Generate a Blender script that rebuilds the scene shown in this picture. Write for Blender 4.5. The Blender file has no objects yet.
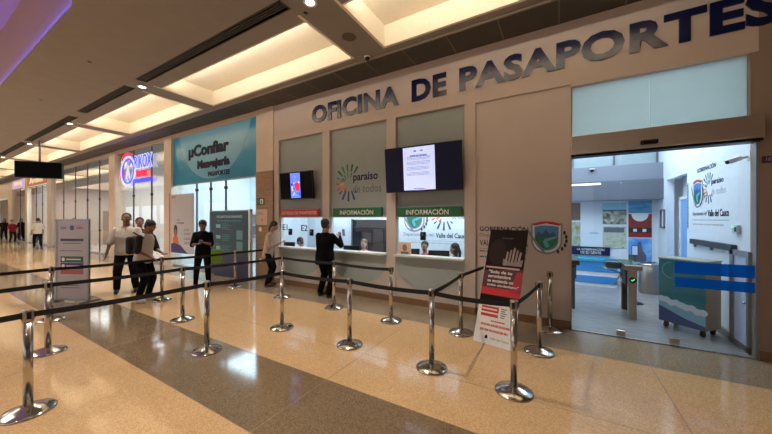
import bpy, bmesh, math, random
from mathutils import Vector, Matrix, Euler
random.seed(7)
S = bpy.context.scene
COL = S.collection
PI = math.pi
# ------------------------------------------------------------------ camera, world, light, exposure
cam_d = bpy.data.cameras.new('camera'); cam = bpy.data.objects.new('camera', cam_d); COL.objects.link(cam)
cam_d.sensor_width = 36; cam_d.lens = 296/772*36; cam_d.shift_y = 2/772
cam_d.clip_start = .05; cam_d.clip_end = 300
cam.location = (0, 0, 1.68)
cam.rotation_euler = (PI/2, 0, math.radians(30.33))
S.camera = cam
W = bpy.data.worlds.new('world'); S.world = W; W.use_nodes = True
W.node_tree.nodes['Background'].inputs[0].default_value = (.9, .85, .8, 1)
W.node_tree.nodes['Background'].inputs[1].default_value = .25
S.view_settings.view_transform = 'Standard'; S.view_settings.look = 'None'
S.view_settings.gamma = 1; S.view_settings.use_curve_mapping = False
S.view_settings.exposure = 0.0
S.cycles.use_denoising = True
S.cycles.max_bounces = 8; S.cycles.transparent_max_bounces = 16
S.cycles.sample_clamp_indirect = 4

def lamp(name, kind, loc, power, color, rot=(0,0,0), size=1, size_y=None, spot=None, blend=.6):
    d = bpy.data.lights.new(name, kind); d.energy = power; d.color = color
    if kind == 'AREA':
        d.size = size
        if size_y: d.shape = 'RECTANGLE'; d.size_y = size_y
    else: d.shadow_soft_size = size
    if kind == 'SPOT': d.spot_size = math.radians(spot); d.spot_blend = blend
    o = bpy.data.objects.new(name, d); COL.objects.link(o); o.location = loc; o.rotation_euler = rot
    return o
WARM = (1, .90, .77); COOL = (.80, .91, 1)
# daylight falling through the glazed roof over the mall void
lamp('roof_daylight', 'AREA', (-14, -3.5, 9.6), 2100, (1, .96, .9), (0,0,0), 22, 6)
lamp('roof_daylight', 'AREA', (-50, -3.5, 9.6), 2600, (1, .97, .93), (0,0,0), 22, 6)
# office hall behind the glass doors, strip lamps in its ceiling
lamp('hall_lamp', 'AREA', (1.1, 7.4, 3.9), 100, COOL, (0,0,0), 1.5, 3)
lamp('hall_lamp', 'AREA', (-.3, 8.0, 3.9), 62, COOL, (0,0,0), 1.5, 2)
# lamps in the ceiling of the service booth
for bx_ in (-5.6, -3.8, -2.1):
    lamp('booth_lamp', 'AREA', (bx_, 6.15, 2.52), 36, COOL, (0,0,0), 1.2, .8)
lamp('passage_lamp', 'AREA', (3.1, 8.3, 2.7), 22, COOL, (0,0,0), .8, .8)
# shop interiors
lamp('shop_lamp', 'AREA', (-9.5, 7.2, 3.9), 290, (.62,.84,1), (0,0,0), 3.5, 2.5)
lamp('shop_lamp', 'AREA', (-14.6, 7.2, 3.9), 190, (.92,.97,1), (0,0,0), 3, 2.5)
lamp('shop_lamp', 'AREA', (-21.5, 7.2, 3.9), 330, (.90,.97,1), (0,0,0), 5, 2.5)
lamp('shop_lamp', 'AREA', (-30, 7.2, 3.9), 520, (.85,.97,1), (0,0,0), 6, 2.5)
lamp('shop_lamp', 'AREA', (-40, 7.2, 3.9), 800, (.85,1,1), (0,0,0), 6, 2.5)

# ------------------------------------------------------------------ materials
MATS = {}
def lin(c):
    return tuple((v/12.92 if v <= .04045 else ((v+.055)/1.055)**2.4) for v in [x/255 for x in c])
def mat(name, rgb=(128,128,128), rough=.5, metal=0, emit=None, es=0, noise=0, nscale=20, spec=.5, coat=0, bump=0, raw=None, stretch=None):
    if name in MATS: return MATS[name]
    m = bpy.data.materials.new(name); m.use_nodes = True; MATS[name] = m
    nt = m.node_tree; b = nt.nodes['Principled BSDF']
    c = raw or lin(rgb)
    b.inputs['Base Color'].default_value = (*c, 1)
    b.inputs['Roughness'].default_value = rough; b.inputs['Metallic'].default_value = metal
    b.inputs['Specular IOR Level'].default_value = spec
    b.inputs['Coat Weight'].default_value = coat
    if emit is not None:
        b.inputs['Emission Color'].default_value = (*lin(emit), 1); b.inputs['Emission Strength'].default_value = es
    tc = nt.nodes.new('ShaderNodeTexCoord'); n = nt.nodes.new('ShaderNodeTexNoise')
    n.inputs['Scale'].default_value = nscale; n.inputs['Detail'].default_value = 4
    if stretch:
        mp = nt.nodes.new('ShaderNodeMapping'); mp.inputs['Scale'].default_value = stretch
        nt.links.new(tc.outputs['Object'], mp.inputs['Vector']); nt.links.new(mp.outputs[0], n.inputs['Vector'])
    else: nt.links.new(tc.outputs['Object'], n.inputs['Vector'])
    k = noise or .03
    r = nt.nodes.new('ShaderNodeValToRGB')
    r.color_ramp.elements[0].position = .3; r.color_ramp.elements[1].position = .7
    r.color_ramp.elements[0].color = (*[max(0, v*(1-k)) for v in c], 1)
    r.color_ramp.elements[1].color = (*[min(1, v*(1+k)) for v in c], 1)
    nt.links.new(n.outputs['Fac'], r.inputs['Fac']); nt.links.new(r.outputs['Color'], b.inputs['Base Color'])
    if bump:
        bn = nt.nodes.new('ShaderNodeBump'); bn.inputs['Strength'].default_value = bump
        nt.links.new(n.outputs['Fac'], bn.inputs['Height']); nt.links.new(bn.outputs[0], b.inputs['Normal'])
    return m
def glass(name, tint=(.93,.97,.97), refl=1.0, rough=0.0):
    if name in MATS: return MATS[name]
    m = bpy.data.materials.new(name); m.use_nodes = True; MATS[name] = m
    nt = m.node_tree; nt.nodes.clear()
    o = nt.nodes.new('ShaderNodeOutputMaterial'); mx = nt.nodes.new('ShaderNodeMixShader')
    t = nt.nodes.new('ShaderNodeBsdfTransparent'); g = nt.nodes.new('ShaderNodeBsdfGlossy'); f = nt.nodes.new('ShaderNodeFresnel')
    t.inputs[0].default_value = (*tint, 1); g.inputs['Roughness'].default_value = rough
    f.inputs[0].default_value = 1.5
    mu = nt.nodes.new('ShaderNodeMath'); mu.operation = 'MULTIPLY'; mu.inputs[1].default_value = refl; mu.use_clamp = True
    ge = nt.nodes.new('ShaderNodeNewGeometry'); sb = nt.nodes.new('ShaderNodeMath'); sb.operation = 'SUBTRACT'; sb.inputs[0].default_value = 1
    nt.links.new(ge.outputs['Backfacing'], sb.inputs[1]); m3 = nt.nodes.new('ShaderNodeMath'); m3.operation = 'MULTIPLY'
    nt.links.new(f.outputs[0], mu.inputs[0]); nt.links.new(mu.outputs[0], m3.inputs[0]); nt.links.new(sb.outputs[0], m3.inputs[1]); nt.links.new(m3.outputs[0], mx.inputs[0])
    nt.links.new(t.outputs[0], mx.inputs[1]); nt.links.new(g.outputs[0], mx.inputs[2]); nt.links.new(mx.outputs[0], o.inputs[0])
    return m
def granite(name, c1, c2, c3, rough, tile=3.0):
    """polished terrazzo: coarse and fine speckle, faint slab to slab change"""
    m = bpy.data.materials.new(name); m.use_nodes = True; MATS[name] = m
    nt = m.node_tree; b = nt.nodes['Principled BSDF']; L = nt.links.new
    tc = nt.nodes.new('ShaderNodeTexCoord')
    v = nt.nodes.new('ShaderNodeTexVoronoi'); v.inputs['Scale'].default_value = 150; L(tc.outputs['Object'], v.inputs['Vector'])
    n = nt.nodes.new('ShaderNodeTexNoise'); n.inputs['Scale'].default_value = 1.1; n.inputs['Detail'].default_value = 5; L(tc.outputs['Object'], n.inputs['Vector'])
    r = nt.nodes.new('ShaderNodeValToRGB'); e = r.color_ramp.elements
    e[0].position = .1; e[0].color = (*lin(c2), 1); e[1].position = .95; e[1].color = (*lin(c3), 1)
    x = e.new(.45); x.color = (*lin(c1), 1)
    sp = nt.nodes.new('ShaderNodeSeparateColor'); L(v.outputs['Color'], sp.inputs[0]); L(sp.outputs[0], r.inputs['Fac'])
    mr = nt.nodes.new('ShaderNodeMapRange'); mr.inputs['To Min'].default_value = .88; mr.inputs['To Max'].default_value = 1.12
    L(n.outputs['Fac'], mr.inputs['Value'])
    mx = nt.nodes.new('ShaderNodeMix'); mx.data_type = 'RGBA'; mx.blend_type = 'MULTIPLY'; mx.inputs[0].default_value = 1
    L(r.outputs[0], mx.inputs[6]); L(mr.outputs[0], mx.inputs[7]); L(mx.outputs[2], b.inputs['Base Color'])
    n2 = nt.nodes.new('ShaderNodeTexNoise'); n2.inputs['Scale'].default_value = 6; L(tc.outputs['Object'], n2.inputs['Vector'])
    m2 = nt.nodes.new('ShaderNodeMapRange'); m2.inputs['To Min'].default_value = rough*.7; m2.inputs['To Max'].default_value = rough*1.4
    L(n2.outputs['Fac'], m2.inputs['Value']); L(m2.outputs[0], b.inputs['Roughness'])
    b.inputs['Specular IOR Level'].default_value = .6
    return m
def picture(name, cols, scale=6, kind='noise', stretch=(1,1,1)):
    """a printed photo with no readable subject: patches of its colours"""
    m = bpy.data.materials.new(name); m.use_nodes = True; MATS[name] = m
    nt = m.node_tree; b = nt.nodes['Principled BSDF']; L = nt.links.new
    tc = nt.nodes.new('ShaderNodeTexCoord'); mp = nt.nodes.new('ShaderNodeMapping'); mp.inputs['Scale'].default_value = stretch
    L(tc.outputs['Object'], mp.inputs[0])
    if kind == 'noise':
        n = nt.nodes.new('ShaderNodeTexNoise'); n.inputs['Detail'].default_value = 6; n.inputs['Roughness'].default_value = .7; out = n.outputs['Fac']
    else:
        n = nt.nodes.new('ShaderNodeTexVoronoi'); sp = nt.nodes.new('ShaderNodeSeparateColor'); L(n.outputs['Color'], sp.inputs[0]); out = sp.outputs[0]
    n.inputs['Scale'].default_value = scale; L(mp.outputs[0], n.inputs['Vector'])
    r = nt.nodes.new('ShaderNodeValToRGB'); e = r.color_ramp.elements
    lo, hi = (.32, .68) if kind == 'noise' else (0, 1)
    e[0].position = lo; e[0].color = (*lin(cols[0]), 1); e[1].position = hi; e[1].color = (*lin(cols[-1]), 1)
    for i, c in enumerate(cols[1:-1]):
        q = e.new(lo+(hi-lo)*(i+1)/(len(cols)-1)); q.color = (*lin(c), 1)
    L(out, r.inputs[0]); L(r.outputs[0], b.inputs['Base Color']); b.inputs['Roughness'].default_value = .45
    return m

def film(name, c):
    m = bpy.data.materials.new(name); m.use_nodes = True; nt = m.node_tree; nt.nodes.clear(); MATS[name] = m
    o = nt.nodes.new('ShaderNodeOutputMaterial'); a = nt.nodes.new('ShaderNodeMixShader'); d = nt.nodes.new('ShaderNodeBsdfDiffuse'); t = nt.nodes.new('ShaderNodeBsdfTranslucent')
    n = nt.nodes.new('ShaderNodeTexNoise'); r_ = nt.nodes.new('ShaderNodeValToRGB'); r_.color_ramp.elements[0].color = (*[v*.95 for v in c],1); r_.color_ramp.elements[1].color = (*c,1)
    nt.links.new(n.outputs[0], r_.inputs[0]); nt.links.new(r_.outputs[0], d.inputs[0]); nt.links.new(r_.outputs[0], t.inputs[0]); a.inputs[0].default_value = .6
    nt.links.new(d.outputs[0], a.inputs[1]); nt.links.new(t.outputs[0], a.inputs[2])
    tr = nt.nodes.new('ShaderNodeBsdfTransparent'); tr.inputs[0].default_value = (.10,.38,.72,1); b2 = nt.nodes.new('ShaderNodeMixShader'); b2.inputs[0].default_value = .55
    nt.links.new(a.outputs[0], b2.inputs[1]); nt.links.new(tr.outputs[0], b2.inputs[2]); nt.links.new(b2.outputs[0], o.inputs[0]); return m
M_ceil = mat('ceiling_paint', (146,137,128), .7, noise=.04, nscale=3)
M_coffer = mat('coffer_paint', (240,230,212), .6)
M_wall = mat('wall_paint', (194,180,172), .55, noise=.03, nscale=2, bump=.02)
M_pillar = mat('pillar_paint', (206,188,166), .5, noise=.04, nscale=3)
M_soff = mat('soffit_panel', (66,62,56), .55, noise=.08, nscale=5)
M_soffseam = mat('soffit_seam', (120,112,100), .5)
M_bay = mat('bay_panel', (142,150,148), .4, noise=.03, nscale=4)
M_bay2 = mat('counter_front_panel', (158,170,168), .45, noise=.03, nscale=4)
M_tile = mat('brown_tile', (146,112,78), .3, noise=.15, nscale=6, stretch=(1,1,5))
M_skirt = mat('skirting_stone', (122,92,64), .3, noise=.15, nscale=30)
M_floor = granite('terrazzo_cream', (206,168,122), (188,150,102), (220,186,144), .085)
M_floor2 = granite('terrazzo_brown', (122,102,78), (102,84,64), (142,122,96), .09)
M_floor3 = granite('terrazzo_brown_sheen', (146,130,108), (124,108,88), (166,150,126), .11)  # brown terrazzo lightened: reflection of the bright hall is put into the colour
M_joint = mat('floor_joint', (140,112,82), .6)
M_floorin = mat('hall_floor_planks', (140,140,140), .25, noise=.25, nscale=5, stretch=(.6,5,1))
M_chrome = mat('polished_steel', (190,184,176), .16, 1)
M_steel = mat('brushed_steel', (170,160,148), .32, 1, noise=.1, nscale=40, stretch=(1,1,20))
M_bronze = mat('brushed_bronze', (226,212,196), .30, 1, noise=.10, nscale=6, stretch=(.4,1,30))
M_black = mat('black_plastic', (12,12,14), .45, spec=.3)
M_rubber = mat('dark_rubber', (22,20,20), .8)
M_belt = mat('belt_webbing', (16,14,18), .75, noise=.2, nscale=200)
M_white = mat('white_paint', (226,232,238), .5)
M_whitewall = mat('hall_wall_paint', (214,224,234), .55)
M_navy = mat('navy_gloss', (14,20,58), .2, spec=.28)
M_navyflat = mat('navy_print', (18,24,66), .6, spec=.2)
M_grey = mat('grey_print', (92,98,106), .6)
M_ltgrey = mat('light_grey_print', (176,182,190), .6)
M_green = mat('green_print', (22,92,46), .45)
M_red = mat('red_print', (190,52,46), .5)
M_teal = mat('teal_print', (0,122,160), .3)
M_paper = mat('paper_white', (226,224,222), .6)
M_frame = mat('aluminium_frame', (150,150,150), .4, .8)
M_glass = glass('clear_glass', (.97,.985,.985), 1.5)
M_glassfront = glass('shopfront_glass', (.95,.97,.97), 2.4)
M_glassdoor = glass('door_glass', (.96,.98,.985), 1.5)

# ------------------------------------------------------------------ mesh builder
class MB:
    def __init__(s): s.v = []; s.f = []; s.m = []; s.mats = []; s.smooth = []
    def mi(s, m):
        if m not in s.mats: s.mats.append(m)
        return s.mats.index(m)
    def add(s, vs, fs, m, smooth=False, T=None):
        b = len(s.v); k = s.mi(m)
        s.v += [tuple(T @ Vector(v)) if T else tuple(v) for v in vs]
        for f in fs: s.f.append([b+i for i in f]); s.m.append(k); s.smooth.append(smooth)
        return s
    def box(s, x0, x1, y0, y1, z0, z1, m, T=None, bev=0):
        if bev <= 0:
            vs = [(x,y,z) for x in (x0,x1) for y in (y0,y1) for z in (z0,z1)]
            return s.add(vs, [(0,1,3,2),(4,6,7,5),(0,4,5,1),(2,3,7,6),(0,2,6,4),(1,5,7,3)], m, T=T)
        bm = bmesh.new(); bmesh.ops.create_cube(bm, size=1)
        for v in bm.verts: v.co = ((x0+x1)/2+v.co.x*(x1-x0), (y0+y1)/2+v.co.y*(y1-y0), (z0+z1)/2+v.co.z*(z1-z0))
        bmesh.ops.bevel(bm, geom=bm.edges[:], offset=bev, segments=2, profile=.5, affect='EDGES')
        return s.bm(bm, m, T=T)
    def bm(s, bm, m, smooth=False, T=None):
        bm.verts.index_update()
        s.add([v.co.copy() for v in bm.verts], [[v.index for v in f.verts] for f in bm.faces], m, smooth, T); bm.free(); return s
    def quad(s, p, m, T=None): return s.add(p, [(0,1,2,3)], m, T=T)
    def rect(s, x0, x1, z0, z1, y, m, t=.0015):      # a printed patch facing -y, t thick
        return s.box(x0, x1, y-t, y, z0, z1, m)
    def poly(s, pts, y, m, t=.0015):                 # polygon in xz facing -y
        n = len(pts); a = sum(pts[i][0]*pts[(i+1)%n][1]-pts[(i+1)%n][0]*pts[i][1] for i in range(n))
        if a < 0: pts = pts[::-1]
        vs = [(x,y-t,z) for x,z in pts]+[(x,y,z) for x,z in pts]
        fs = [tuple(range(n)), tuple(range(2*n-1, n-1, -1))]+[(i,i+n,(i+1)%n+n,(i+1)%n) for i in range(n)]
        return s.add(vs, fs, m)
    def disc(s, cx, cz, rx, rz, y, m, t=.0015, n=32, a0=0, a1=2*PI):
        pts = [(cx+rx*math.cos(a0+(a1-a0)*i/n), cz+rz*math.sin(a0+(a1-a0)*i/n)) for i in range(n+(0 if a1-a0 > 6.28 else 1))]
        return s.poly(pts, y, m, t)
    def lathe(s, prof, m, n=32, T=None, smooth=True):  # prof (r,z)
        vs = []; fs = []
        for r, z in prof:
            for i in range(n): vs.append((r*math.cos(2*PI*i/n), r*math.sin(2*PI*i/n), z))
        for j in range(len(prof)-1):
            for i in range(n): fs.append((j*n+i, j*n+(i+1)%n, (j+1)*n+(i+1)%n, (j+1)*n+i))
        fs.append(tuple(range(n-1,-1,-1))); fs.append(tuple((len(prof)-1)*n+i for i in range(n)))
        return s.add(vs, fs, m, smooth, T)
    def tube(s, a, b, r, m, r2=None, n=12):
        a = Vector(a); b = Vector(b); d = b-a; L = d.length
        T = Matrix.Translation(a) @ d.to_track_quat('Z','Y').to_matrix().to_4x4()
        return s.lathe([(r,0),(r if r2 is None else r2,L)], m, n, T)
    def ball(s, c, r, m, sub=2, scale=(1,1,1), T=None):
        bm = bmesh.new(); bmesh.ops.create_icosphere(bm, subdivisions=sub, radius=r)
        Q = Matrix.Translation(c) @ Matrix.Diagonal((*scale,1))
        return s.bm(bm, m, True, (T @ Q) if T else Q)
    def text(s, st, x0, x1, z0, z1, y, m, t=.0015, bold=0.0, shear=0):
        me = text_mesh(st, bold)
        xs = [v[0] for v in me[0]]; ys = [v[1] for v in me[0]]
        ax, bx, ay, by = min(xs), max(xs), min(ys), max(ys)
        vs = [(x0+(v[0]-ax)/(bx-ax)*(x1-x0)+shear*(v[1]-ay)/(by-ay)*(z1-z0), y-t if v[2] > .5 else y, z0+(v[1]-ay)/(by-ay)*(z1-z0)) for v in me[0]]
        return s.add(vs, me[1], m)
    def build(s, name, parent=None, loc=None):
        me = bpy.data.meshes.new(name); me.from_pydata(s.v, [], s.f)
        for m in s.mats: me.materials.append(m)
        me.polygons.foreach_set('material_index', s.m); me.polygons.foreach_set('use_smooth', s.smooth)
        bm = bmesh.new(); bm.from_mesh(me); bmesh.ops.recalc_face_normals(bm, faces=bm.faces[:]); bm.to_mesh(me); bm.free()
        me.update()
        o = bpy.data.objects.new(name, me); COL.objects.link(o)
        if parent: o.parent = parent
        if loc: o.location = loc
        return o
_T = {}
def text_mesh(st, bold=0.0):
    if (st,bold) in _T: return _T[(st,bold)]
    c = bpy.data.curves.new('t', 'FONT'); c.body = st; c.size = 1; c.extrude = .5; c.offset = bold; c.resolution_u = 3
    o = bpy.data.objects.new('t', c); COL.objects.link(o); bpy.context.view_layer.update()
    me = o.to_mesh(); r = ([(v.co.x, v.co.y, v.co.z+.5) for v in me.vertices], [list(p.vertices) for p in me.polygons])
    o.to_mesh_clear(); bpy.data.objects.remove(o); bpy.data.curves.remove(c)
    _T[(st,bold)] = r; return r
def tag(o, label, cat, group=None, kind=None):
    o['label'] = label; o['category'] = cat
    if group: o['group'] = group
    if kind: o['kind'] = kind
    return o
def thing(name, label, cat, loc=(0,0,0), rz=0, group=None):
    o = bpy.data.objects.new(name, None); COL.objects.link(o); o.empty_display_size = .1
    o.location = loc; o.rotation_euler = (0,0,rz); return tag(o, label, cat, group)
def struct(name, mb, parent=None, label=None):
    o = mb.build(name, parent)
    if not parent: o['kind'] = 'structure'
    if label: o['label'] = label
    return o
def copy_tree(o, parent=None):
    c = o.copy(); COL.objects.link(c); c.parent = parent
    for ch in list(o.children): copy_tree(ch, c)
    return c

# ------------------------------------------------------------------ emblems
RAYC = [(20,78,40),(30,120,70),(0,130,110),(230,170,50),(225,120,40),(205,60,40),(20,50,120),(24,40,100)]
def rays(mb, cx, cz, s, y):
    """burst of round-ended petals, green above, orange and red at the side, blue below"""
    def petal(a, r0, r1, w, c):
        m = mat('petal_%d_%d_%d' % c, c, .45); ca, sa = math.cos(a), math.sin(a)
        pts = []
        for i in range(7):
            t = PI/2+PI*i/6; pts.append((r0+w*.6*math.cos(t), w*.6*math.sin(t)))
        for i in range(7):
            t = -PI/2+PI*i/6; pts.append((r1+w*math.cos(t), w*math.sin(t)))
        mb.poly([(cx+ca*u-sa*v, cz+sa*u+ca*v) for u,v in pts], y, m)
    G1, G2, TE, YE, OR, RE, B1, B2 = RAYC
    for d, c in ((55,G1),(76,G1),(97,G2),(118,G2),(138,G1)): petal(math.radians(d), .62*s, .95*s, .065*s, c)
    for d, c in ((70,G2),(100,TE),(128,TE),(152,TE)): petal(math.radians(d), .30*s, .5*s, .05*s, c)
    for d, c in ((165,RE),(188,YE),(212,OR),(236,RE)): petal(math.radians(d), .34*s, .54*s, .055*s, c)
    for d, c in ((160,TE),(182,RE),(204,RE),(222,G1)): petal(math.radians(d), .66*s, .84*s, .05*s, c)
    for d, c in ((244,B1),(268,B2),(292,B1)): petal(math.radians(d), .5*s, .95*s, .065*s, c)
    petal(math.radians(312), .6*s, .72*s, .05*s, B1)
def crest(mb, cx, cz, s, y):
    """shield with sea, green hills and a river, red top bar and a grey swoosh at its left"""
    def sh(k, dz=0):
        pts = []
        for i in range(9): t = i/8; pts.append((cx-k*s*.42+k*s*.84*t, cz+dz+k*s*(.42+.06*math.sin(PI*t))))
        for i in range(1, 12):
            t = i/12*PI; pts.append((cx+k*s*.42*math.cos(t)*(1 if t < PI else 1), cz+dz-k*s*.5*math.sin(t)**.8))
        return pts
    mb.poly(sh(1.12), y, mat('emblem_steel', (120,134,150), .4)); mb.poly(sh(1.0), y-.0015, M_paper)
    mb.poly(sh(.86), y-.003, mat('emblem_sky', (70,130,190), .45))
    hill = [(-.34,.02),(-.24,.2),(-.14,.1),(-.02,.26),(.1,.12),(.2,.2),(.34,.0)]
    mb.poly([(cx+s*a, cz+s*b) for a,b in [(-.34,-.04)]+hill+[(.34,-.04)]], y-.0045, mat('emblem_hill', (40,90,130), .45))
    mb.poly([(cx+s*a, cz+s*b) for a,b in [(-.33,-.06),(-.2,.02),(0,-.02),(.2,.04),(.33,-.06),(.27,-.22),(.12,-.34),(0,-.4),(-.12,-.34),(-.27,-.22)]], y-.006, mat('emblem_green', (34,110,70), .45))
    mb.poly([(cx+s*a, cz+s*b) for a,b in [(-.05,-.04),(.3,.06),(.3,.0),(.02,-.12),(.1,-.3),(-.02,-.34),(-.1,-.14)]], y-.0075, mat('emblem_river', (90,170,200), .45))
    mb.poly([(cx+s*a, cz+s*b) for a,b in [(-.4,.46),(-.2,.53),(0,.55),(.2,.53),(.4,.46),(.38,.4),(0,.48),(-.38,.4)]], y-.009, M_red)
    pts = [(cx-s*.58, cz+s*.36)]+[(cx-s*(.56-.5*t), cz+s*(.2-.75*t**.8)) for t in [i/8 for i in range(9)]]
    inner = [(cx-s*(.46-.42*t), cz+s*(.16-.62*t**.8)) for t in [i/8 for i in range(9)]][::-1]
    mb.poly(pts+inner, y-.0105, mat('emblem_steel', (120,134,150)))
    for i in range(6):
        a = -.95+i*.28; mb.disc(cx+s*.58*math.cos(a), cz-.04*s+s*.5*math.sin(a), .04*s, .07*s, y-.0105, mat('emblem_leaf', (40,44,40), .5), n=10)
def textlines(mb, x0, x1, z0, z1, n, y, m, ragged=.3, fill=.5):
    h = (z1-z0)/n
    for i in range(n):
        w = (x1-x0)*(1-random.random()*ragged); zc = z1-(i+.5)*h
        x = x0
        while x < x0+w-.001:
            l = min((x1-x0)*random.uniform(.06,.16), x0+w-x); mb.rect(x, x+l*.86, zc-h*fill/2, zc+h*fill/2, y, m); x += l

# ================================================================== STRUCTURE
WX0, WX1 = -60, 7.0     # length of mall built
D = 5.28
ZC = 4.65
# floor of the mall: cream terrazzo, a brown band down the concourse and one along the shopfronts
f = MB()
YS = [(-9,1.47,M_floor),(1.47,2.36,M_floor2),(2.36,4.43,M_floor),(4.43,D+.02,M_floor3)]
for y0,y1,m in YS: f.box(WX0, WX1, y0, y1, -.12, 0, m)
x = .9
while x > -45: f.box(x-.004, x+.004, -9, D, -.01, .0006, M_joint); x -= 3.0
for xx in (3.9,): f.box(xx-.004, xx+.004, -9, D, -.01, .0006, M_joint)
for yy in (-1.6, 1.47, 2.36, 3.05, 4.43): f.box(WX0, WX1, yy-.003, yy+.003, -.01, .0007, M_joint)
struct('floor', f)
# floor of the office hall, booth and shops
f = MB(); f.box(-7.2, 2.08, D+.02, 9.8, -.12, 0, M_floorin); f.box(2.08, 5.6, D+.02, 11, -.12, 0, M_floorin)
struct('floor', f, label='pale grey plank floor of the office hall')
f = MB(); f.box(WX0, -7.2, D+.02, 8.6, -.12, 0, mat('shop_floor', (200,200,196), .2, noise=.05)); struct('floor', f, label='pale floor inside the shops')

# ceiling with openings
COFF = [(-2.60, 1.55)] + [(-7.80-5.07*i, -3.30-5.07*i) for i in range(9)]
CY0, CY1 = 3.24, 4.39
def grid(mb, x0, x1, y0, y1, holes, z0, z1, m):
    xs = sorted({x0,x1,*[h[0] for h in holes],*[h[1] for h in holes]}); ys = sorted({y0,y1,*[h[2] for h in holes],*[h[3] for h in holes]})
    for i in range(len(xs)-1):
        for j in range(len(ys)-1):
            a, b = (xs[i]+xs[i+1])/2, (ys[j]+ys[j+1])/2
            if any(h[0] < a < h[1] and h[2] < b < h[3] for h in holes): continue
            mb.box(xs[i], xs[i+1], ys[j], ys[j+1], z0, z1, m)
c = MB()
VENTS = [(-7.73,-3.28)] + [(-11.45,-8.33),(-17.4,-12.15),(-22.4,-17.9),(-27.5,-23),(-32.5,-28)]
VENTS = [(-2.55,1.6)] + VENTS
holes = [(a,b,CY0,CY1) for a,b in COFF] + [(a,b,2.745,2.915) for a,b in VENTS]
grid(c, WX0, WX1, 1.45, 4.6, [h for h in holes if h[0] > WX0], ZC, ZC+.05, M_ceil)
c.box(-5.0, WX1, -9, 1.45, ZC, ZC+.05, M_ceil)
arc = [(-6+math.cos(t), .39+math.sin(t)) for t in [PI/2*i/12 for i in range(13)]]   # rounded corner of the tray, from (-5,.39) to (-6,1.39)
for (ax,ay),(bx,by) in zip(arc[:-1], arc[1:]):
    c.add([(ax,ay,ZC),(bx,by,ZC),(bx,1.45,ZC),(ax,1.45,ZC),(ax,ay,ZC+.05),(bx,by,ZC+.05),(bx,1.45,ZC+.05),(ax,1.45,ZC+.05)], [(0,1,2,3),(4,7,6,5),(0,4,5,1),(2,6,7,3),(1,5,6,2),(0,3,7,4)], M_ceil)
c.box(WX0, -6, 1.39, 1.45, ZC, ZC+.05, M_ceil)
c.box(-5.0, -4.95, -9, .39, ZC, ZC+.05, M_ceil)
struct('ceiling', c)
# coffer recesses
c = MB(); CH = ZC+.36; UC = .16      # recess height; undercut on the concourse side that hides the lamp strip
for a,b in COFF:
    c.box(a-.04, a+.006, CY0-UC, CY1+.04, ZC-.003, CH, M_coffer); c.box(b-.006, b+.04, CY0-UC, CY1+.04, ZC-.003, CH, M_coffer)
    c.box(a, b, CY1-.006, CY1+.04, ZC-.003, CH, M_coffer)
    c.box(a, b, CY0-UC-.04, CY0-UC, ZC+.05, CH, M_coffer)
    c.box(a, b, CY0-.02, CY0+.006, ZC-.003, ZC+.08, M_coffer)
    c.box(a-.04, b+.04, CY0-UC-.04, CY1+.04, CH, CH+.04, M_coffer)
struct('trim_1', c, label='cream plaster linings of the lit ceiling recesses')
# dark soffit strip between ceiling and shopfronts
c = MB(); c.box(WX0, WX1, 4.6, D+.2, ZC+.03, ZC+.08, M_soff)
c.box(WX0, WX1, 4.56, 4.6, ZC-.03, ZC+.06, M_ceil)
x = 4.0
while x > -30: c.box(x-.008, x+.008, 4.6, D, ZC+.02, ZC+.031, M_soffseam); x -= .8
struct('trim_2', c, label='dark panelled soffit strip above the shopfronts')
# tray recess over the concourse (curved corner), side lit purple from a ledge
c = MB(); zt = 5.95
path = [(WX0,1.39),(-6,1.39)]+arc[::-1]+[(-5,.39),(-5,-9)]
M_tray = mat('tray_paint', (168,142,118), .7)
for (ax,ay),(bx,by) in zip(path[:-1], path[1:]):
    if abs(ax-bx)+abs(ay-by) < 1e-6: continue
    d = Vector((bx-ax, by-ay)).normalized(); n = Vector((-d.y, d.x))*.05   # outwards
    c.add([(ax,ay,ZC),(bx,by,ZC),(bx,by,zt),(ax,ay,zt),(ax+n.x,ay+n.y,ZC+.05),(bx+n.x,by+n.y,ZC+.05),(bx+n.x,by+n.y,zt),(ax+n.x,ay+n.y,zt)], [(0,1,2,3),(4,7,6,5),(3,2,6,7)], M_tray)
    e = -n/.05*.03
    c.add([(ax,ay,ZC),(bx,by,ZC),(bx+e.x,by+e.y,ZC),(ax+e.x,ay+e.y,ZC),(ax,ay,ZC+.05),(bx,by,ZC+.05),(bx+e.x,by+e.y,ZC+.05),(ax+e.x,ay+e.y,ZC+.05)], [(0,1,2,3),(4,7,6,5),(2,1,5,6),(3,2,6,7),(0,3,7,4)], M_ceil)
grid(c, WX0, -4.9, -9, 1.5, [(-27,-8,-7.5,-1.2),(-58,-34,-7.5,-1.2)], zt, zt+.08, M_tray)
struct('trim_3', c, label='raised ceiling tray with a rounded corner and ledge')
led = MB()
M_led = mat('purple_led', (90,70,255), .5, emit=(78,76,255), es=170)
for (ax,ay),(bx,by) in zip(path[:-1], path[1:]):
    if abs(ax-bx)+abs(ay-by) < 1e-6: continue
    d = Vector((bx-ax, by-ay)).normalized(); e = Vector((d.y, -d.x))
    p0 = e*.006; p1 = e*.018
    led.add([(ax+p0.x,ay+p0.y,ZC+.052),(bx+p0.x,by+p0.y,ZC+.052),(bx+p1.x,by+p1.y,ZC+.052),(ax+p1.x,ay+p1.y,ZC+.052),(ax+p0.x,ay+p0.y,ZC+.066),(bx+p0.x,by+p0.y,ZC+.066),(bx+p1.x,by+p1.y,ZC+.066),(ax+p1.x,ay+p1.y,ZC+.066)], [(0,1,2,3),(4,7,6,5),(0,4,5,1),(2,6,7,3)], M_led)
tag(led.build('led_strip'), 'purple LED strip on the ledge of the curved ceiling tray', 'light strip')

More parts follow.
